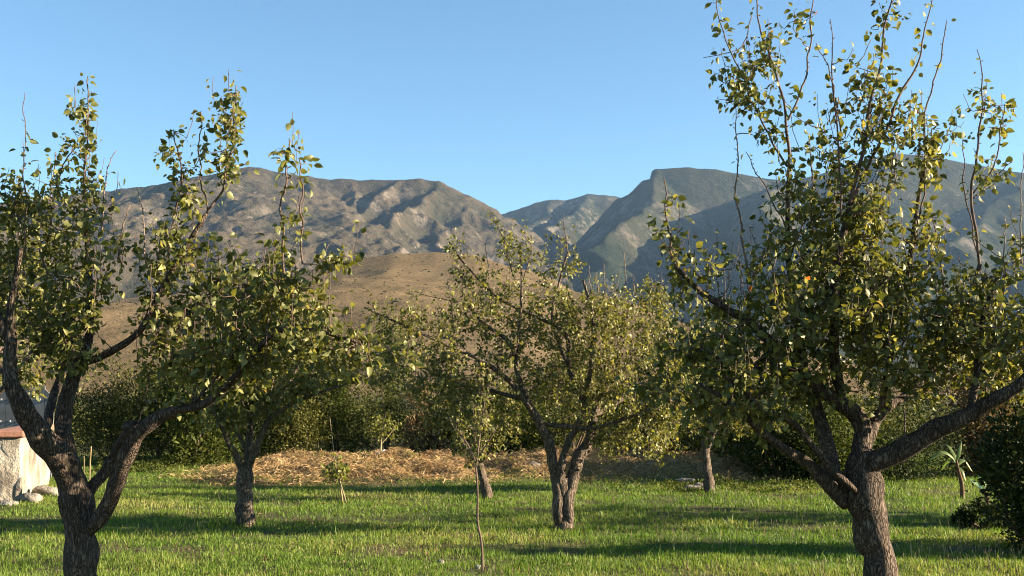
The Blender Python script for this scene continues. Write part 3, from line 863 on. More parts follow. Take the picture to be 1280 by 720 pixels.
# middle tree
tree('pear_tree', 'spreading pear tree in the middle of the lawn with sunlit three way forked trunk', 12.85,
     [(704, 660, .03, 22), (704, 635, .03, 19), (703, 612, .02, 21), (702, 598, .02, 17)],
     [
        [(698, 661, 0, 17), (698, 640, -.03, 16), (697, 612, -.03, 16.5), (693, 590, 0, 16), (687, 556, -.05, 14.5), (672, 525, -.15, 12), (658, 500, -.2, 9), (645, 458, -.25, 7), (636, 427, -.3, 6), (607, 406, -.3, 5), (582, 378, -.3, 4)],
        [(701, 612, -.04, 14), (701, 590, -.05, 12), (708, 557, -.1, 10), (722, 532, -.1, 9), (730, 507, -.1, 8), (712, 462, -.1, 7), (707, 418, -.05, 6), (673, 397, 0, 5), (623, 372, .05, 4.5), (582, 331, .1, 3.5), (561, 302, .1, 2.5)],
        [(711, 661, 0, 17), (711, 640, -.02, 16), (711, 615, 0, 18), (722, 577, .05, 18), (737, 550, .1, 15), (743, 521, .15, 12), (757, 482, .2, 9), (775, 466, .2, 7), (792, 446, .2, 6), (820, 420, .2, 4)],
        [(672, 525, -.15, 8), (640, 480, -.4, 7), (600, 450, -.6, 5.5), (545, 425, -.7, 4), (490, 400, -.8, 3), (455, 384, -.8, 2)],
        [(680, 530, 0, 8), (705, 533, -.1, 7), (745, 535, -.2, 6), (790, 520, -.3, 5), (840, 500, -.3, 3)],
        [(730, 507, -.1, 7), (738, 460, -.4, 6), (742, 410, -.5, 5), (735, 370, -.5, 4), (729, 350, -.5, 4)],
        [(743, 521, .15, 8), (790, 490, .5, 6), (830, 450, .7, 4), (850, 410, .8, 3)],
        [(658, 500, -.2, 7), (620, 490, .4, 6), (570, 480, .7, 4), (530, 460, .8, 3)],
        [(712, 462, -.1, 5), (690, 400, .3, 4), (700, 350, .4, 3.5), (710, 314, .4, 2.5)],
        [(645, 458, -.25, 5), (650, 400, -.2, 4), (652, 350, -.2, 3), (650, 310, -.2, 2)],
     ],
     [([(640, 340, -.2, 2.5), (628, 296, -.2, 2), (610, 264, -.2, 1.2)], 0.55), ([(655, 345, -.2, 2), (665, 310, -.2, 1.6), (652, 290, -.2, 1)], 0.6),
      ([(566, 400, -.3, 2), (562, 370, -.3, 1.6), (560, 350, -.3, 1)], 0.6), ([(710, 320, .4, 2), (706, 290, .4, 1.6), (704, 268, .4, 1)], 0.05),
      ([(582, 378, -.3, 2), (545, 372, -.35, 1.6), (510, 362, -.4, 1)], 0.4)],
     [[(738, 368, -.5, 2), (737, 332, -.5, 1)], [(757, 370, -.4, 2), (754, 328, -.4, 1)], [(782, 360, .2, 2), (781, 316, .2, 1)], [(748, 366, -.5, 2), (744, 340, -.5, 1)],
      [(793, 365, .2, 2), (792, 345, .2, 1)], [(611, 345, -.2, 1.6), (606, 300, -.2, 1)], [(768, 365, -.4, 1.6), (776, 338, -.4, 1)], [(656, 380, .2, 1.6), (657, 342, .2, .9)], [(812, 385, .3, 1.6), (816, 350, .3, .9)],
      [(690, 350, .4, 2), (684, 318, .4, 1)]],
     [(566, 308, 12, 14, .1, 1.2), (590, 338, 24, 16, .1), (640, 322, 22, 30, -.2, .9), (632, 366, 38, 24, 0), (698, 345, 24, 32, .4, 1), (722, 385, 40, 28, -.4), (745, 400, 40, 34, -.4), (790, 385, 36, 30, .2), (820, 400, 34, 44, .4),
      (490, 396, 36, 12, -.8, .8), (530, 405, 42, 20, -.7, .9), (575, 395, 40, 22, -.3, .7), (620, 410, 46, 28, -.3, .8), (680, 410, 50, 34, .2, .8), (760, 430, 55, 38, -.3, 1.1), (815, 450, 46, 44, .6, 1.1),
      (520, 455, 46, 24, .6), (570, 445, 44, 28, -.6, .9), (600, 480, 52, 32, .5), (650, 450, 46, 30, -.4, .7), (700, 470, 56, 34, .3, .8), (780, 495, 52, 36, -.3, 1), (740, 485, 40, 30, -.5, .9), (555, 505, 36, 26, .7, .9), (630, 515, 34, 22, .4, .8),
      (800, 530, 46, 24, -.3, 1.1), (840, 515, 30, 34, .5), (752, 560, 9, 26, -.2, .9), (770, 540, 26, 16, -.2), (660, 400, 30, 30, -.1, .6), (560, 480, 30, 24, -.2, .8), (525, 490, 40, 20, .4, .8), (545, 535, 30, 20, .5, .8), (590, 550, 30, 20, .3, .7), (690, 500, 40, 24, .6, .8), (775, 545, 34, 20, .3, 1), (820, 550, 30, 18, .1, 1), (835, 490, 34, 30, -.2, 1), (480, 420, 24, 16, -.6, .8), (500, 440, 34, 16, -.5, .9), (470, 388, 18, 10, -.8, 1), (540, 470, 34, 20, -.4, .9), (585, 515, 30, 20, -.3, .9), (860, 440, 30, 40, .8)],
     0.044, 31, bark='bark_far', lai=2.0, sides=14, twig_leaves=10, shift=.06)

# back left tree
tree('pear_tree', 'pear tree with slim dark trunk standing on the lawn behind the left foreground tree', 13.4,
     [(306, 653, 0, 22), (306, 625, 0, 19), (305, 600, 0, 19), (306, 583, 0, 19)],
     [
        [(303, 592, 0, 12), (295, 570, -.1, 10), (284, 550, -.3, 7), (270, 520, -.5, 5), (250, 490, -.6, 3)],
        [(306, 592, 0, 13), (311, 562, .05, 11), (313, 530, .1, 9), (306, 495, .1, 7), (300, 450, .1, 5), (310, 400, .1, 3)],
        [(309, 590, 0, 12), (316, 572, -.05, 10), (332, 533, -.2, 8), (350, 515, -.3, 6), (370, 502, -.4, 5), (411, 487, -.5, 3.6), (440, 478, -.5, 2.4)],
        [(313, 530, .1, 6), (340, 480, .5, 5), (360, 430, .7, 3)],
        [(332, 533, -.2, 6), (355, 490, .2, 5), (380, 440, .3, 4), (385, 395, .3, 2.5)],
        [(306, 560, .05, 6), (282, 510, .5, 5), (262, 460, .7, 3)],
     ],
     [([(385, 400, .3, 2), (392, 370, .3, 1)], .3)], [],
     [(300, 480, 55, 48, .1, 1.2), (350, 480, 46, 38, -.2, 1.2), (260, 495, 34, 34, -.5, 1.1), (285, 525, 30, 20, -.3, 1), (400, 470, 44, 24, -.5, 1), (330, 425, 52, 36, .4), (385, 415, 26, 30, .3), (270, 440, 36, 30, .6), (345, 520, 26, 14, -.2, .8), (450, 476, 24, 14, -.5, .9)],
     0.056, 41, bark='bark_far', lai=2.3, sides=12, twig_leaves=10)

# small tree behind the thin sapling
tree('pear_tree', 'small leaning pear tree with short dark trunk behind the thin foreground sapling', 16.6,
     [(609, 621, 0, 12), (605, 602, 0, 10), (598, 577, 0, 9)],
     [[(599, 582, 0, 8), (594, 562, 0, 7), (592, 535, .1, 5), (596, 505, .1, 3)], [(598, 580, 0, 6), (575, 550, .3, 5), (553, 520, .4, 3)], [(600, 580, 0, 6), (620, 552, -.3, 4.5), (640, 525, -.4, 3)], [(594, 562, 0, 5), (570, 540, -.5, 4), (555, 505, -.6, 2.4)]],
     [], [],
     [(595, 525, 30, 26, 0), (562, 520, 26, 24, .3), (630, 530, 26, 22, -.3), (600, 550, 30, 16, -.2, 1), (555, 500, 24, 22, -.4), (610, 500, 30, 20, .3)],
     0.056, 43, bark='bark_far', lai=2.2, sides=10, twig_leaves=10)

# right back tree
tree('pear_tree', 'pear tree with slender leaning trunk at the far end of the lawn before dark shrubs', 17.7,
     [(887, 614, 0, 13), (885, 592, 0, 11), (882, 568, 0, 11), (884, 552, 0, 11)],
     [[(883, 560, 0, 9), (878, 535, .1, 7), (862, 505, .2, 5), (840, 470, .2, 3)], [(884, 560, 0, 9), (896, 530, -.2, 7), (915, 500, -.3, 5), (935, 465, -.3, 3)], [(883, 556, 0, 8), (886, 520, .4, 6), (885, 480, .5, 4), (880, 430, .5, 2.5)],
      [(878, 540, .1, 5), (850, 530, -.4, 4), (825, 510, -.5, 2.5)], [(896, 530, -.2, 5), (930, 520, .4, 4), (960, 500, .6, 2.5)]],
     [([(886, 440, .5, 2), (904, 400, .5, 1.5), (906, 330, .5, 1)], .1)], [],
     [(880, 500, 50, 36, .2, 1.3), (840, 500, 40, 34, -.2, 1.2), (925, 490, 44, 36, 0, 1.2), (880, 450, 48, 34, .4, 1), (850, 530, 30, 18, -.4, 1), (920, 530, 34, 16, .1, 1), (955, 505, 30, 24, .5), (905, 410, 30, 30, .4, .8), (840, 460, 30, 28, .2)],
     0.056, 47, bark='bark_far', lai=2.4, sides=10, twig_leaves=10)

# tree at the left edge, behind
tree('pear_tree', 'pear tree at the left edge mostly out of view beyond the foreground tree', 10.5,
     [(-70, 700, 0, 26), (-72, 640, 0, 22), (-66, 590, 0, 22)],
     [[(-66, 600, 0, 16), (-40, 540, 0, 12), (-10, 470, .1, 9), (10, 400, .1, 6), (20, 330, .1, 4)], [(-68, 600, 0, 14), (-90, 540, .1, 10), (-110, 450, .2, 7), (-110, 360, .2, 4)], [(-40, 540, 0, 9), (0, 490, -.4, 7), (40, 440, -.5, 5), (60, 400, -.5, 3)], [(-66, 590, 0, 10), (-60, 500, .6, 8), (-40, 400, .8, 5), (-30, 320, .8, 3)]],
     [([(20, 330, .1, 3), (24, 280, .1, 2), (22, 220, .1, 1)], .5), ([(-30, 320, .8, 3), (-20, 260, .8, 2), (5, 215, .8, 1)], .5)], [],
     [(20, 400, 46, 50, 0, 1), (55, 420, 36, 40, -.4, 1), (10, 320, 40, 50, .2, .9), (-40, 350, 60, 60, .6), (-100, 400, 60, 70, .2), (40, 460, 36, 26, -.3, .9), (-20, 460, 40, 36, 0), (60, 370, 30, 30, -.2, .8), (24, 260, 20, 26, .1, .7)],
     0.058, 53, bark='bark_far', lai=2.3, sides=10, shift=.08, twig_leaves=10)

# orchard tree just outside the right edge, whose shade lies across the lawn
tree('pear_tree', 'pear tree beyond the right edge whose long shadow crosses the lawn', 13.5,
     [(1660, 651, 0, 26), (1660, 615, 0, 22), (1658, 580, 0, 22)],
     [[(1658, 590, 0, 15), (1630, 530, 0, 11), (1590, 460, .1, 8), (1560, 390, .1, 5)], [(1660, 590, 0, 15), (1690, 530, .1, 11), (1730, 450, .2, 8), (1750, 380, .2, 5)], [(1658, 590, 0, 14), (1655, 520, .6, 10), (1650, 430, .9, 7), (1650, 350, .9, 4)], [(1658, 590, 0, 12), (1664, 520, -.6, 10), (1670, 430, -.9, 7), (1660, 340, -.9, 4)]],
     [], [],
     [(1590, 430, 60, 60, .1, 1), (1730, 430, 60, 60, .2, 1), (1650, 380, 60, 60, .8, 1), (1660, 380, 60, 60, -.8, 1), (1655, 470, 90, 44, 0, 1), (1655, 320, 60, 40, 0, .8)],
     0.07, 59, bark='bark_far', lai=1.6, sides=8, twig_leaves=10)

# ------------------------------------------------------------------ saplings
tree('sapling', 'thin foreground sapling with a long bare bent stem and small leafy top', 10.05,
     [(603, 707, 0, 3.4), (602, 680, 0, 3.0), (597, 650, 0, 2.7), (597, 615, 0, 2.5), (595, 585, 0, 2.3)],
     [[(595, 590, 0, 3), (597, 565, 0, 2.6), (602, 530, 0, 2), (606, 500, 0, 1.3)], [(596, 580, 0, 2.4), (584, 555, .1, 2), (570, 535, .15, 1.3)], [(597, 572, 0, 2.2), (612, 550, -.1, 1.8), (622, 532, -.1, 1.2)]],
     [], [],
     [(602, 535, 20, 24, 0, .8), (578, 545, 16, 16, .1, .8), (616, 548, 16, 16, -.1, .8), (592, 572, 12, 14, 0, .9), (604, 505, 14, 14, 0, .6)],
     0.040, 61, bark='twig', lai=1.2, sides=7, group='young saplings in the lawn', cat='sapling', shift=.12, twig_leaves=8, flare=1.1)
tree('sapling', 'young staked sapling with one tuft of drooping yellow green leaves on a bare whip', 16.1,
     [(428, 626, 0, 2.6), (425, 605, 0, 2.2), (421, 588, 0, 2)],
     [[(421, 592, 0, 2), (418, 572, 0, 1.6), (415, 545, 0, 1.3), (412, 520, 0, .9)], [(433, 629, -.1, 2.2), (428, 612, -.05, 2), (424, 598, -.02, 1.8)]],
     [], [], [(418, 580, 10, 12, 0, 2.2), (420, 590, 8, 7, 0, 2)],
     0.085, 63, bark='cane', lai=2.4, sides=6, group='young saplings in the lawn', cat='sapling', leafmat='sapling_leaf', twig_leaves=6, flare=1.05)
tied = tree('sapling', 'young yellow green sapling tied with a white band to its stakes before dark conifers', 23.0,
     [(475, 583, 0, 3), (475, 572, 0, 2.8), (476, 556, 0, 2.6)],
     [[(476, 560, 0, 2.6), (477, 545, 0, 2), (479, 525, 0, 1.2)], [(476, 556, 0, 2), (468, 545, 0, 1.6), (461, 532, 0, 1)], [(476, 556, 0, 2), (487, 543, .1, 1.6), (494, 532, .1, 1)], [(470, 584, -.1, 2), (473, 570, -.04, 2), (475, 560, 0, 2)]],
     [], [], [(478, 537, 14, 12, 0, 1.2), (466, 538, 10, 9, 0, 1), (490, 538, 10, 9, .1, 1), (479, 526, 8, 7, 0, 1)],
     0.06, 65, bark='cane', lai=1.9, sides=6, group='young saplings in the lawn', cat='sapling', leafmat='sapling_leaf', twig_leaves=7, flare=1.05)
m = MB(); a = P(475, 566, 23.0)
m.tube([a + [-.04, 0, -.03], a + [-.04, 0, .03]], .05, 8)
m.tube([a + [.0, -.03, .01], a + [.10, -.05, .06]], .012, 5)
m.out('tie', M['tie'], tied)


# ------------------------------------------------------------------ shrubs
def shrub(name, label, x, ybase, d, w, h, dep, n, leaf, mat, seed, blobs=14, tall=1.0, droop=.0, cat='bush', group='bushes behind the lawn', stems=5, base=None, fill=.42):
    """bush of many small leaves gathered into uneven clumps on a few stems"""
    r = np.random.default_rng(seed)
    h *= (1.22, 1.02, 1.36, 1.12)[seed % 4] * (1.12 if tall > 1 else 1); leaf *= (1.0, .8, 1.25, .9, 1.1)[seed % 5]; leaf *= 1.3; n = int(n * 1.35)
    if base is None:
        b = P(x, ybase, d); base = np.array([b[0], d, float(G(b[0], d))])
    root = empty(name, base, label, cat, group)
    cs, rs = [], []
    for i in range(blobs):
        a = r.uniform(0, 2 * math.pi); q = math.sqrt(r.random())
        zz = r.uniform(.1, .92)
        prof = math.sqrt(max(0.05, 1 - (max(0, zz - .25) / .8) ** 2))
        rad = r.uniform(.16, .30) * min(w, h * 1.2)
        cs.append([math.cos(a) * q * prof * (w / 2 - rad * .5), math.sin(a) * q * prof * (dep / 2 - rad * .4), max(rad * .6, zz * h - rad * .55)])
        rs.append(rad)
    cs = np.array(cs); rs = np.array(rs)
    cs[:, 2] *= (h - rs.max() * .8) / cs[:, 2].max()
    pr = rs ** 2 / np.sum(rs ** 2)
    which = r.choice(blobs, n, p=pr)
    v = rvec(n, r)
    rad = rs[which] * (1 - fill * r.random(n) ** 2.2) * (1 + .16 * r.normal(size=n))
    pos = base + cs[which] + v * rad[:, None] * np.array([1, 1, .85 * tall])
    pos += r.normal(size=(n, 3)) * leaf * .4
    pos[:, 2] = np.maximum(pos[:, 2], base[2] + leaf * .3)
    axis = v * .8 + rvec(n, r) * .8 + np.array([0, 0, .25 - droop])
    ln = leaf * r.uniform(.6, 1.4, n)
    rnd = np.clip(r.normal(.42, .2, n) + .26 * np.sin(which * 2.4), 0, 1)
    V, fs, at = leaf_geo(pos, axis, rvec(n, r) + v * .5, ln, ln * .55, rnd, True)
    build('foliage', V, fs, M[mat], root, attrs={'rnd': at})
    m = MB()
    for i in range(stems):
        c = cs[i % blobs]
        s = base + np.array([c[0] * .15, c[1] * .15, -.03]); e = base + c
        mid = (s + e) / 2 + r.normal(size=3) * .06 * h
        m.tube(catmull(np.array([s, mid, e]), .12), np.linspace(.028, .008, len(catmull(np.array([s, mid, e]), .12))), 5)
    m.out('stem', M['twig'], root)
    return root


# label, x, ybase, d, w, h, depth, n, leaf, mat
for i, a in enumerate([
    ('grey green bush with small leaves right of the grey board fence', 140, 585, 24.5, 2.6, 2.05, 2.0, 9000, .055, 'shrub_grey'),
    ('olive bush rising highest behind the low green weeds at left', 196, 582, 26.5, 2.2, 2.15, 2.0, 8000, .055, 'shrub_grey'),
    ('broad dark bush behind the low weeds, left of the slim dark trunk', 245, 585, 24.0, 2.2, 1.75, 1.8, 8000, .06, 'shrub_green'),
    ('dark bush directly behind the slim dark trunk of the back left tree', 318, 583, 25.5, 2.0, 1.7, 1.8, 7000, .06, 'shrub_dark'),
    ('pale olive bush with soft fine foliage right of the slim dark trunk', 372, 580, 26.0, 1.7, 1.95, 1.6, 8000, .05, 'shrub_olive'),
    ('tall dark feathery bush left of the tied yellow green sapling', 425, 580, 26.5, 1.5, 2.1, 1.4, 8000, .05, 'shrub_green'),
    ('tall dark feathery bush directly behind the tied yellow green sapling', 482, 580, 27.0, 1.5, 2.15, 1.4, 8000, .05, 'shrub_green'),
    ('bush of dry reddish brown twigs between dark bushes', 532, 579, 26.0, 1.1, 1.6, 1.1, 4500, .05, 'shrub_dry'),
    ('dark round bush behind the small leaning tree', 588, 578, 26.5, 2.0, 1.75, 1.8, 7000, .06, 'shrub_dark'),
    ('dark bush left of the forked trunk of the middle tree', 652, 578, 26.0, 1.9, 1.7, 1.8, 7000, .06, 'shrub_green'),
    ('pale green bush seen through the fork of the middle tree', 712, 577, 27.0, 1.9, 2.0, 1.8, 7000, .055, 'shrub_olive'),
    ('dark bush right of the forked trunk of the middle tree', 775, 580, 25.5, 2.0, 1.7, 1.8, 7000, .06, 'shrub_dark'),
    ('dark bush behind the pale stones at the right end of the dry bank', 838, 590, 24.0, 2.0, 1.75, 1.8, 7000, .06, 'shrub_dark'),
    ('dark bush just right of the slender leaning far trunk', 905, 600, 22.5, 2.0, 1.7, 1.8, 7000, .06, 'shrub_dark'),
    ('dark bush left of the right foreground trunk at the lawn edge', 970, 608, 20.5, 2.0, 1.75, 1.8, 7500, .055, 'shrub_dark'),
    ('dark bush directly behind the right foreground trunk', 1040, 612, 20.0, 1.9, 1.6, 1.7, 7000, .055, 'shrub_green'),
    ('dark bush between the right foreground trunk and the banana plant', 1125, 612, 20.5, 2.1, 1.8, 1.7, 7500, .055, 'shrub_dark'),
    ('dry tan brown shrub above the banana plant', 1222, 606, 21.5, 2.0, 2.1, 1.6, 8000, .06, 'shrub_dry'),
    ('grey green shrub behind the dry tan shrub near the right edge', 1262, 606, 24.0, 2.6, 2.2, 2.0, 8000, .06, 'shrub_grey'),
]):
    feather = 'feathery' in a[0] or 'soft fine' in a[0]
    shrub('bush', a[0], *a[1:5], *a[5:10], 100 + i, tall=1.6 if feather else 1.0, blobs=20 if feather else 15)

shrub('bush', 'large dark near bush spilling over the lawn at the right edge', 1302, 686, 11.2, 1.45, 1.6, 1.4, 11000, .05, 'shrub_dark', 140, blobs=18, group=None)
shrub('bush', 'low dark bush beside the lower banana leaf', 1226, 646, 13.4, .6, .3, .6, 2200, .045, 'shrub_dark', 141, blobs=9, group=None, stems=3)


# ------------------------------------------------------------------ banana plants
M['banana_stem'] = plain('banana_stem', [(0.3, (0.06, 0.032, 0.018)), (0.7, (0.17, 0.09, 0.045))], 6)
M['banana_leaf'] = leaf_material('banana_leaf', [(0, (0.05, 0.085, 0.018)), (1, (0.15, 0.20, 0.06))], .35, .4)
M['banana_dark'] = leaf_material('banana_dark', [(0, (0.04, 0.09, 0.02)), (1, (0.10, 0.2, 0.06))], .35, .4)


def banana(label, pts_stem, d, leaves, mat, w_px):
    b = P(pts_stem[0][0], pts_stem[0][1], d); base = np.array([b[0], d, float(G(b[0], d))])
    root = empty('banana_plant', base, label, 'banana plant')
    q = np.array([P(x, y, d) for x, y in pts_stem]); q[0] = base - np.array([0, 0, .03])
    q = catmull(q, .05)
    m = MB(); m.tube(q, np.linspace(w_px * .5 * d / F, w_px * .28 * d / F, len(q)), 10, .08)
    m.out('stem', M['banana_stem'], root)
    for lf in leaves:
        c = catmull(np.array([P(x, y, d + o) for x, y, o in lf[0]]), .05)
        n = len(c); tt = np.linspace(0, 1, n)
        half = lf[1] * .5 * d / F * np.sin(np.pi * np.clip(tt * .93 + .07, 0, 1)) ** .7
        tg = norm(np.gradient(c, axis=0))
        side = norm(np.cross(tg, np.array([0.25, -.6, .75])))
        nn = np.cross(side, tg)
        V = np.concatenate([c - side * half[:, None] - nn * half[:, None] * .35, c, c + side * half[:, None] - nn * half[:, None] * .35])
        i = np.arange(n - 1)
        Q = np.concatenate([np.stack([i, i + 1, n + i + 1, n + i], 1), np.stack([n + i, n + i + 1, 2 * n + i + 1, 2 * n + i], 1)])
        build('leaf', V, [Q], M[mat], root, attrs={'rnd': np.tile(.3 + .7 * rng.random(n), 3)})
    return root


banana('young banana plant with reddish stem and pale arching leaves beyond the lawn edge', [(1203, 622), (1202, 605), (1198, 588), (1195, 575)], 16.5,
       [([(1196, 580, 0), (1190, 570, -.05), (1178, 565, -.1), (1160, 576, -.15)], 6), ([(1196, 578, 0), (1199, 566, 0), (1202, 552, .05)], 5), ([(1196, 580, 0), (1188, 575, .1), (1176, 588, .2)], 4.5), ([(1196, 582, 0), (1206, 575, .1), (1216, 590, .15)], 5), ([(1197, 580, 0), (1192, 566, .15), (1184, 556, .25), (1174, 558, .3)], 5), ([(1197, 582, 0), (1203, 588, -.1), (1207, 602, -.15)], 4)], 'banana_leaf', 6)
banana('low banana plant with one broad dark green leaf before the dark near bush', [(1236, 632), (1233, 620), (1230, 612)], 14.6,
       [([(1231, 614, 0), (1222, 603, -.1), (1212, 599, -.2)], 11), ([(1231, 614, 0), (1240, 608, -.1), (1246, 616, -.2)], 9), ([(1231, 613, 0), (1228, 600, .1), (1222, 594, .2)], 8)], 'banana_dark', 7)

# ------------------------------------------------------------------ wall, fence, stones, canes
t = NT('whitewash')
p = t.pos()
n1 = t.noise(p, 2.2, 6, .65); n2 = t.noise(p, 9, 5, .7)
c = t.ramp(n1, [(.35, (.13, .105, .08)), (.5, (.29, .245, .19)), (.65, (.42, .37, .3))])
c = t.mix(t.ramp(n2, [(.3, (.5, .5, .5)), (.5, (0, 0, 0))]), c, (.24, .2, .155))
t.col(c); t.rough(.95, .1); t.bump(t.math('ADD', n1, n2), .05, .9)
M['whitewash'] = t.m
M['terracotta'] = plain('terracotta', [(.3, (.2, .09, .06)), (.7, (.33, .17, .115))], 7, .9, .02)
M['grey_wood'] = plain('grey_wood', [(.3, (.13, .125, .12)), (.7, (.22, .21, .205))], 4, .8)
M['bolt'] = plain('bolt', [(.3, (.4, .4, .38)), (.7, (.5, .5, .48))], 9)

c0 = np.array([-7.11, 16.0, 0.0]); wdir = norm(np.array([[-.26, .97, 0]]))[0]; fdir = norm(np.array([[-.97, -.26, 0]]))[0]
ang_w = math.atan2(wdir[1], wdir[0]); ang_f = math.atan2(fdir[1], fdir[0])
wall = empty('garden_wall', c0, 'low whitewashed stone wall with terracotta coping at the left edge', 'wall')
TH = .36


def wallblock(along, L, off0, off1, z0, z1, u0=0.0, bump=.02):
    """a lumpy block of masonry starting at the corner"""
    nrm_ = np.array([-along[1], along[0], 0.0])
    return nrm_


def lumpy_box(o, ax, ay, L0, L1, D0, D1, z0, z1, amp, step=.12):
    V, Q = [], []
    k = 0

    def sheet(f, nu, nv, flip):
        nonlocal k
        us, vs = np.meshgrid(np.linspace(0, 1, nu), np.linspace(0, 1, nv))
        pts = f(us.ravel(), vs.ravel())
        V.append(pts); q = grid_faces(nv, nu)
        Q.append((q[:, ::-1] if flip else q) + k); k += len(pts)
    nl = max(2, int((L1 - L0) / step)); nd = max(2, int((D1 - D0) / step)); nz = max(2, int((z1 - z0) / step))

    def pt(l, dd, z):
        p_ = o + np.outer(l, ax) + np.outer(dd, ay); p_[:, 2] += z
        n_ = amp * perlin(p_[:, 0] * 3.1 + p_[:, 1] * 1.7, p_[:, 2] * 3.3 + p_[:, 1]) + amp * .5 * perlin(p_[:, 0] * 9, p_[:, 2] * 9 + p_[:, 1] * 7)
        edge = 1.0
        cen = o + ax * (L0 + L1) / 2 + ay * (D0 + D1) / 2
        return p_ + (np.outer(n_, ay) - np.outer(n_ * .7, ax)) * edge
    one = np.ones_like
    sheet(lambda u, v: pt(L0 + u * (L1 - L0), one(u) * D0, z0 + v * (z1 - z0)), nl, nz, False)
    sheet(lambda u, v: pt(L0 + u * (L1 - L0), one(u) * D1, z0 + v * (z1 - z0)), nl, nz, True)
    sheet(lambda u, v: pt(one(u) * L0, D0 + u * (D1 - D0), z0 + v * (z1 - z0)), nd, nz, True)
    sheet(lambda u, v: pt(one(u) * L1, D0 + u * (D1 - D0), z0 + v * (z1 - z0)), nd, nz, False)
    sheet(lambda u, v: pt(L0 + u * (L1 - L0), D0 + v * (D1 - D0), one(u) * z1), nl, nd, False)
    return np.concatenate(V), np.concatenate(Q)


V, Q = lumpy_box(c0, fdir, wdir, 0, 6.0, 0, TH, -.1, .92, .03)
o = build('front_face', V, [Q], M['whitewash'], wall, smooth=True)
V, Q = lumpy_box(c0, fdir, wdir, 0.002, TH, TH + .002, 3.15, -.1, .92, .025)
build('side_face', V, [Q], M['whitewash'], wall, smooth=True)
m = MB()
for (L0, L1, D0, D1) in ((-.05, 6.0, -.05, TH + .05), (-.05, TH + .05, TH + .055, 3.2)):
    cc = c0 + fdir * (L0 + L1) / 2 + wdir * (D0 + D1) / 2 + np.array([0, 0, .985])
    m.box(cc, (L1 - L0, D1 - D0, .10), ang_f)
o = m.out('coping', M['terracotta'], wall, smooth=False)
bv = o.modifiers.new('bevel', 'BEVEL'); bv.width = .02; bv.segments = 2

fb = P(0, 560, 20.4)
fence = empty('board_fence', (-10.2, 20.4, float(G(-10.2, 20.4))), 'weathered grey board fence with rounded end standing behind the whitewashed wall', 'fence')
m = MB(); mb = MB()
x1 = -8.46
for i in range(22):
    bw = .17
    xc = x1 - bw / 2 - i * (bw + .008)
    top = 1.74 - (.16 if i == 0 else .05 if i == 1 else 0) + .004 * math.sin(i * 5)
    V = np.array([[xc - bw / 2, 20.38, 0], [xc + bw / 2, 20.38, 0], [xc + bw / 2, 20.38, top - (.10 if i == 0 else .0)], [xc - bw / 2, 20.38, top + (.05 if i < 2 else 0)]])
    V2 = V + np.array([0, .025, 0])
    m.add(np.concatenate([V, V2]), Q=[(0, 1, 2, 3), (5, 4, 7, 6), (1, 5, 6, 2), (4, 0, 3, 7), (3, 2, 6, 7)])
    for z in (1.05, 1.45):
        mb.box((xc, 20.372, z), (.03, .014, .03))
nb = sum(len(q) for q in m.Q)
for V, Q in zip(mb.V, mb.Q):
    m.add(V, Q=[(0, 1, 3, 2), (4, 6, 7, 5), (0, 4, 5, 1), (2, 3, 7, 6), (0, 2, 6, 4), (1, 5, 7, 3)])
m.out('board_panel', [M['grey_wood'], M['bolt']], fence, smooth=False, midx=np.arange(sum(len(q) for q in m.Q)) >= nb)
for z in (.5, 1.45):
    m = MB(); m.box((x1 - 2.0, 20.43, z), (3.9, .045, .09)); m.out('rail', M['grey_wood'], fence, smooth=False)
for xx in (x1 - .25, x1 - 2.0, x1 - 3.7):
    m = MB(); m.box((xx, 20.503, .8), (.1, .1, 1.62)); m.out('post', M['grey_wood'], fence, smooth=False)


def stone(label, x, y, d, sx, sy, sz, mat, seed, group=None, name='stone'):
    r = np.random.default_rng(seed)
    b = P(x, y, d); z = float(G(b[0], d))
    nu, nv = 14, 9
    th, ph = np.meshgrid(np.arange(nu) / nu * 2 * np.pi, np.linspace(0.02, np.pi - .02, nv))
    q = np.stack([np.cos(th) * np.sin(ph), np.sin(th) * np.sin(ph), np.cos(ph)], -1).reshape(-1, 3)
    off = r.uniform(0, 50)
    k = 1 + .38 * perlin(q[:, 0] * 1.3 + off, q[:, 1] * 1.3 + q[:, 2]) + .2 * perlin(q[:, 0] * 3 + off, q[:, 2] * 3)
    q = q * k[:, None]
    q = np.sign(q) * np.abs(q) ** .8
    q = q * np.array([sx, sy, sz]) * .5 + np.array([b[0], d, z + sz * .28])
    i = np.arange(nv - 1)[:, None] * nu; j = np.arange(nu)[None]
    Q = np.stack([i + j, i + (j + 1) % nu, i + nu + (j + 1) % nu, i + nu + j], -1).reshape(-1, 4)[:, ::-1]
    o = build(name, q, [Q], M[mat], origin=np.array([b[0], d, z]), smooth=r.random() < .5)
    return tag(o, label, 'stone', group)


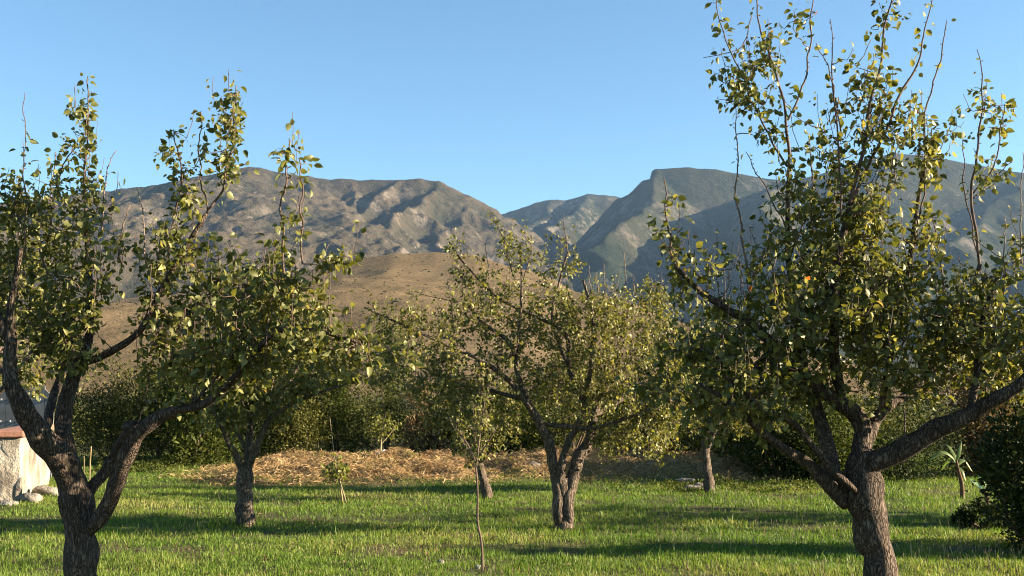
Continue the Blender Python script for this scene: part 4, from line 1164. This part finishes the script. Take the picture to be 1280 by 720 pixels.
GR = 'stones at the foot of the wall'
stone('upright white stone leaning on the corner of the whitewashed wall', 25, 622, 15.75, .17, .17, .42, 'rock', 1, GR)
stone('rounded pale stone at the foot of the wall corner', 39, 627, 15.7, .27, .22, .17, 'rock', 2, GR)
stone('broad pale stone under the sunlit side of the wall', 58, 617, 16.9, .4, .3, .2, 'rock', 3, GR)
stone('flat stone in front of the wall at the left edge', 8, 632, 15.3, .3, .22, .11, 'rock', 4, GR)
GB = 'stones on the right end of the dry bank'
stone('long flat pale stone on the dry bank left of the far slender trunk', 857, 598, 19.6, .34, .2, .10, 'rock', 5, GB)
stone('small pale stone topmost on the right end of the dry bank', 845, 591, 21.5, .24, .2, .13, 'rock', 6, GB)
stone('rough pale stone touching the base of the far slender trunk', 876, 603, 18.4, .2, .16, .14, 'rock', 7, GB)
stone('brownish stone lowest at the right end of the dry bank', 866, 607, 18.2, .26, .2, .12, 'rock', 8, GB)
stone('grey stone on the dry bank just left of the middle tree', 666, 598, 20.2, .34, .24, .17, 'rock', 9, None)
stone('small white pebble in the grass left of the sapling stem', 551, 697, 10.5, .07, .05, .05, 'rock', 10, None, 'pebble')
stone('small white pebble touching the foot of the sapling stem', 598, 702, 10.25, .05, .04, .045, 'white_stone', 11, None, 'pebble')

for lab, x, y0, y1, d, lean in (('tallest thin cane beside the dark tuft near the wall', 112, 603, 558, 19.0, 2), ('shorter thin cane left of the tallest cane near the wall', 106, 604, 570, 19.0, -1)):
    b = P(x, y0, d); base = np.array([b[0], d, float(G(b[0], d))])
    m = MB(); m.tube(catmull(np.array([base - [0, 0, .05], P(x + lean * .3, (y0 + y1) / 2, d), P(x + lean, y1, d)]), .1), .011, 6)
    o = m.out('garden_cane', M['cane'], origin=base)
    tag(o, lab, 'cane', 'garden canes near the wall')

# ------------------------------------------------------------------ grass, straw, weeds
N = 400000
u_ = rng.random(N)
dd = 1 / (1 / 6.6 + u_ * (1 / 30.0 - 1 / 6.6))
dd = np.where(rng.random(N) < .45, rng.uniform(8.5, 27, N), dd)
xx = rng.uniform(-1, 1, N) * (.50 * dd + 1.6)
bm = bank_mask(xx, dd)
patch = fbm(xx * .55, dd * .55, 4)
patch2 = perlin(xx * .23 + 40, dd * .35)
dirt = sstep(.26, .5, perlin(xx * 1.1 + 9, dd * 1.1 + 2) + .35 * perlin(xx * 4, dd * 4))
keep = (rng.random(N) > bm * np.clip(.97 - .95 * sstep(.0, .45, perlin(xx * .9 + 70, dd * 1.2)), 0, 1)) & (rng.random(N) > dirt * .72)
xx, dd, patch, patch2, bm = xx[keep], dd[keep], patch[keep], patch2[keep], bm[keep]
N = len(xx)
zz = G(xx, dd)
tuft = np.clip(.5 + .9 * perlin(xx * 2.3, dd * 2.3), 0.1, 1.3)
near_trunk = np.zeros(N)
for tx, ty in ((.61, 12.85), (-3.27, 13.4), (-.37, 16.6), (3.19, 17.7), (1.95, 6.0), (-2.35, 6.0)):
    near_trunk += np.exp(-((xx - tx) ** 2 + (dd - ty) ** 2) / .09)
hh = (1 + .9 * near_trunk) * (.026 + .042 * tuft) * rng.uniform(.5, 1.35, N) * (1 + .25 * patch) * np.where(rng.random(N) > .97, 1.8, 1)
ww = (.0022 + .00038 * dd) * rng.uniform(.7, 1.4, N)
az = rng.uniform(0, 2 * np.pi, N)
sd = np.stack([np.cos(az), np.sin(az), np.zeros(N)], 1)
ln_ = rng.uniform(0, 2 * np.pi, N); lm = hh * np.abs(rng.normal(.35, .3, N))
bend = np.stack([np.cos(ln_) * lm, np.sin(ln_) * lm, np.zeros(N)], 1)
b0 = np.stack([xx, dd, zz - .005], 1)
up = np.array([0, 0, 1.0])
V = np.stack([b0 - sd * ww[:, None] / 2, b0 + sd * ww[:, None] / 2,
              b0 + bend * .35 + up * (hh * .6)[:, None] - sd * ww[:, None] * .38, b0 + bend * .35 + up * (hh * .6)[:, None] + sd * ww[:, None] * .38,
              b0 + bend + up * hh[:, None]], 1).reshape(-1, 3)
o5 = (np.arange(N) * 5)[:, None]
val = np.clip(.46 + .52 * patch + .22 * patch2 + rng.normal(0, .16, N) + .35 * bm, 0, 1)
g = build('grass', V, [o5 + np.array([[0, 1, 3, 2]]), o5 + np.array([[2, 3, 4]])], M['grass'], attrs={'rnd': np.repeat(val, 5)})
tag(g, 'sunlit green orchard grass with dry yellow patches', 'grass', kind='stuff')

# pale seed heads standing above the grass
N = 4200
dd = rng.uniform(8, 17, N); xx = rng.uniform(-1, 1, N) * (.5 * dd + 1)
k = rng.random(N) < sstep(-.2, .5, perlin(xx * .7 + 3, dd * .7 + 8) + .15 * xx / dd * 4)
xx, dd = xx[k], dd[k]; N = len(xx)
zz = G(xx, dd); hh = rng.uniform(.06, .125, N)
az = rng.uniform(0, 2 * np.pi, N); lm = hh * rng.uniform(.05, .5, N)
b0 = np.stack([xx, dd, zz], 1); bend = np.stack([np.cos(az) * lm, np.sin(az) * lm, hh], 1)
sd = np.stack([np.ones(N), np.zeros(N), np.zeros(N)], 1)
w1 = .0018; wh = rng.uniform(.003, .006, N)[:, None]
V = np.stack([b0 - sd * w1, b0 + sd * w1, b0 + bend * .78 + sd * w1, b0 + bend * .78 - sd * w1, b0 + bend * .9 + sd * wh, b0 + bend * 1.12, b0 + bend * .9 - sd * wh], 1).reshape(-1, 3)
o7 = (np.arange(N) * 7)[:, None]
g = build('seed_head_grass', V, [o7 + np.array([[0, 1, 2, 3]]), o7 + np.array([[3, 2, 4, 6]]), o7 + np.array([[6, 4, 5]])], M['straw'], attrs={'rnd': np.repeat(rng.uniform(.45, 1, N), 7)})
tag(g, 'pale dry seed heads standing above the green grass', 'grass', kind='stuff')

# dry cut grass lying on the bank
N = 170000
dd = rng.uniform(17, 27, N); xx = rng.uniform(-8.5, 6.5, N)
thin = rng.random(N)
k = thin < bank_mask(xx, dd)
xx, dd = xx[k], dd[k]; N = len(xx)
pile = np.clip(perlin(xx * .9 + 30, dd * 1.3) + .4 * perlin(xx * 3, dd * 3), 0, 1)
zz = G(xx, dd) + rng.random(N) * (.02 + .16 * pile)
az = rng.uniform(0, 2 * np.pi, N); L = rng.uniform(.06, .22, N)
dv = np.stack([np.cos(az) * L, np.sin(az) * L, rng.normal(.01, .07, N)], 1)
b0 = np.stack([xx, dd, zz], 1) - dv / 2
sd = np.cross(dv, rvec(N, rng)); sd = norm(sd) * rng.uniform(.0022, .0058, N)[:, None]
arch = np.array([0, 0, .03]) * rng.random((N, 1))
V = np.stack([b0 - sd, b0 + sd, b0 + dv * .5 + sd + arch, b0 + dv * .5 - sd + arch, b0 + dv], 1).reshape(-1, 3)
o5 = (np.arange(N) * 5)[:, None]
g = build('dry_grass', V, [o5 + np.array([[0, 1, 2, 3]]), o5 + np.array([[3, 2, 4]])], M['straw'],
          attrs={'rnd': np.repeat(np.clip(rng.normal(.5, .22, N) + .2 * perlin(xx * .8, dd * .8), 0, 1), 5)})
tag(g, 'tan dry cut grass lying on the low bank behind the lawn', 'dry grass', kind='stuff')

# scrub running on beyond the bushes
N = 90000
dd = rng.uniform(29, 46, N); xx = rng.uniform(-1, 1, N) * (.52 * dd + 3)
hgt = .95 + 1.0 * perlin(xx * .45 + 11, dd * .25) + .6 * perlin(xx * 1.3, dd * .8)
k = hgt > .35
xx, dd, hgt = xx[k], dd[k], hgt[k]; N = len(xx)
pos = np.stack([xx, dd, G(xx, dd) + hgt * np.sqrt(rng.random(N)) * rng.uniform(.75, 1.08, N)], 1)
ln = rng.uniform(.08, .17, N)
V, fs, at = leaf_geo(pos, rvec(N, rng) + np.array([0, 0, .4]), rvec(N, rng) + np.array([0, 0, .3]), ln, ln * .6, np.clip(rng.normal(.45, .2, N) + .3 * perlin(xx * .4, dd * .3 + 9), 0, 1), True)
g = build('scrub_thicket', V, fs, M['shrub_grey'], attrs={'rnd': at})
tag(g, 'dense dark scrub running on behind the row of bushes', 'scrub', kind='stuff')

# dry fallen leaves
N = 700
src = np.array([(.61, 12.85), (-3.27, 13.4), (1.95, 8.2), (-2.4, 9.4), (3.2, 17.0), (-.4, 16.0)])[rng.integers(0, 6, N)]
xx = src[:, 0] + rng.normal(0, 1.2, N); dd = src[:, 1] + rng.normal(0, 1.1, N)
pos = np.stack([xx, dd, G(xx, dd) + rng.uniform(.02, .07, N)], 1)
ax_ = rvec(N, rng) * np.array([1, 1, .35]); ln = rng.uniform(.03, .055, N)
V, fs, at = leaf_geo(pos, ax_, rvec(N, rng) * .6 + np.array([0, 0, 1.0]), ln, ln * .65, rng.uniform(0, .8, N))
g = build('fallen_leaves', V, fs, M['shrub_dry'], attrs={'rnd': at})
tag(g, 'dry brown fallen leaves scattered in the grass', 'leaves', kind='stuff')

# low green weeds
N = 26000
cx = np.concatenate([rng.normal(-8.4, 1.3, N // 2), rng.normal(3.6, 1.1, N // 4), rng.normal(0, 6, N - N // 2 - N // 4)])
cy = np.concatenate([rng.normal(22.6, .7, N // 2), rng.normal(18.6, .7, N // 4), rng.normal(20.6, 1.0, N - N // 2 - N // 4)])
k = rng.random(N) < sstep(-.15, .35, perlin(cx * 1.3 + 5, cy * 1.3))
cx, cy = cx[k], cy[k]; N = len(cx)
hz = np.clip(.10 + .16 * perlin(cx * 1.6, cy * 1.6), .03, .4)
pos = np.stack([cx, cy, G(cx, cy) + rng.random(N) * hz], 1)
ln = rng.uniform(.03, .075, N)
V, fs, at = leaf_geo(pos, rvec(N, rng) + np.array([0, 0, .6]), rvec(N, rng), ln, ln * .5, rng.random(N), True)
g = build('weeds', V, fs, M['shrub_green'], attrs={'rnd': at})
tag(g, 'low green weeds along the back edge of the lawn', 'weeds', kind='stuff')

# ------------------------------------------------------------------ air
hz = NT('haze_air')
t = hz.t
vol = t.nodes.new('ShaderNodeVolumePrincipled')
vol.inputs['Color'].default_value = (.42, .66, 1.0, 1)
vol.inputs['Density'].default_value = 3.4e-5
vol.inputs['Anisotropy'].default_value = 0.2
t.nodes.remove(hz.bsdf)
t.links.new(vol.outputs[0], hz.outn.inputs['Volume'])
m = MB(); m.box((600, 2300, 420), (8000, 6600, 884))
HAZE = True
if HAZE:
    o = m.out('haze', hz.m, smooth=False)
    tag(o, kind='stuff')
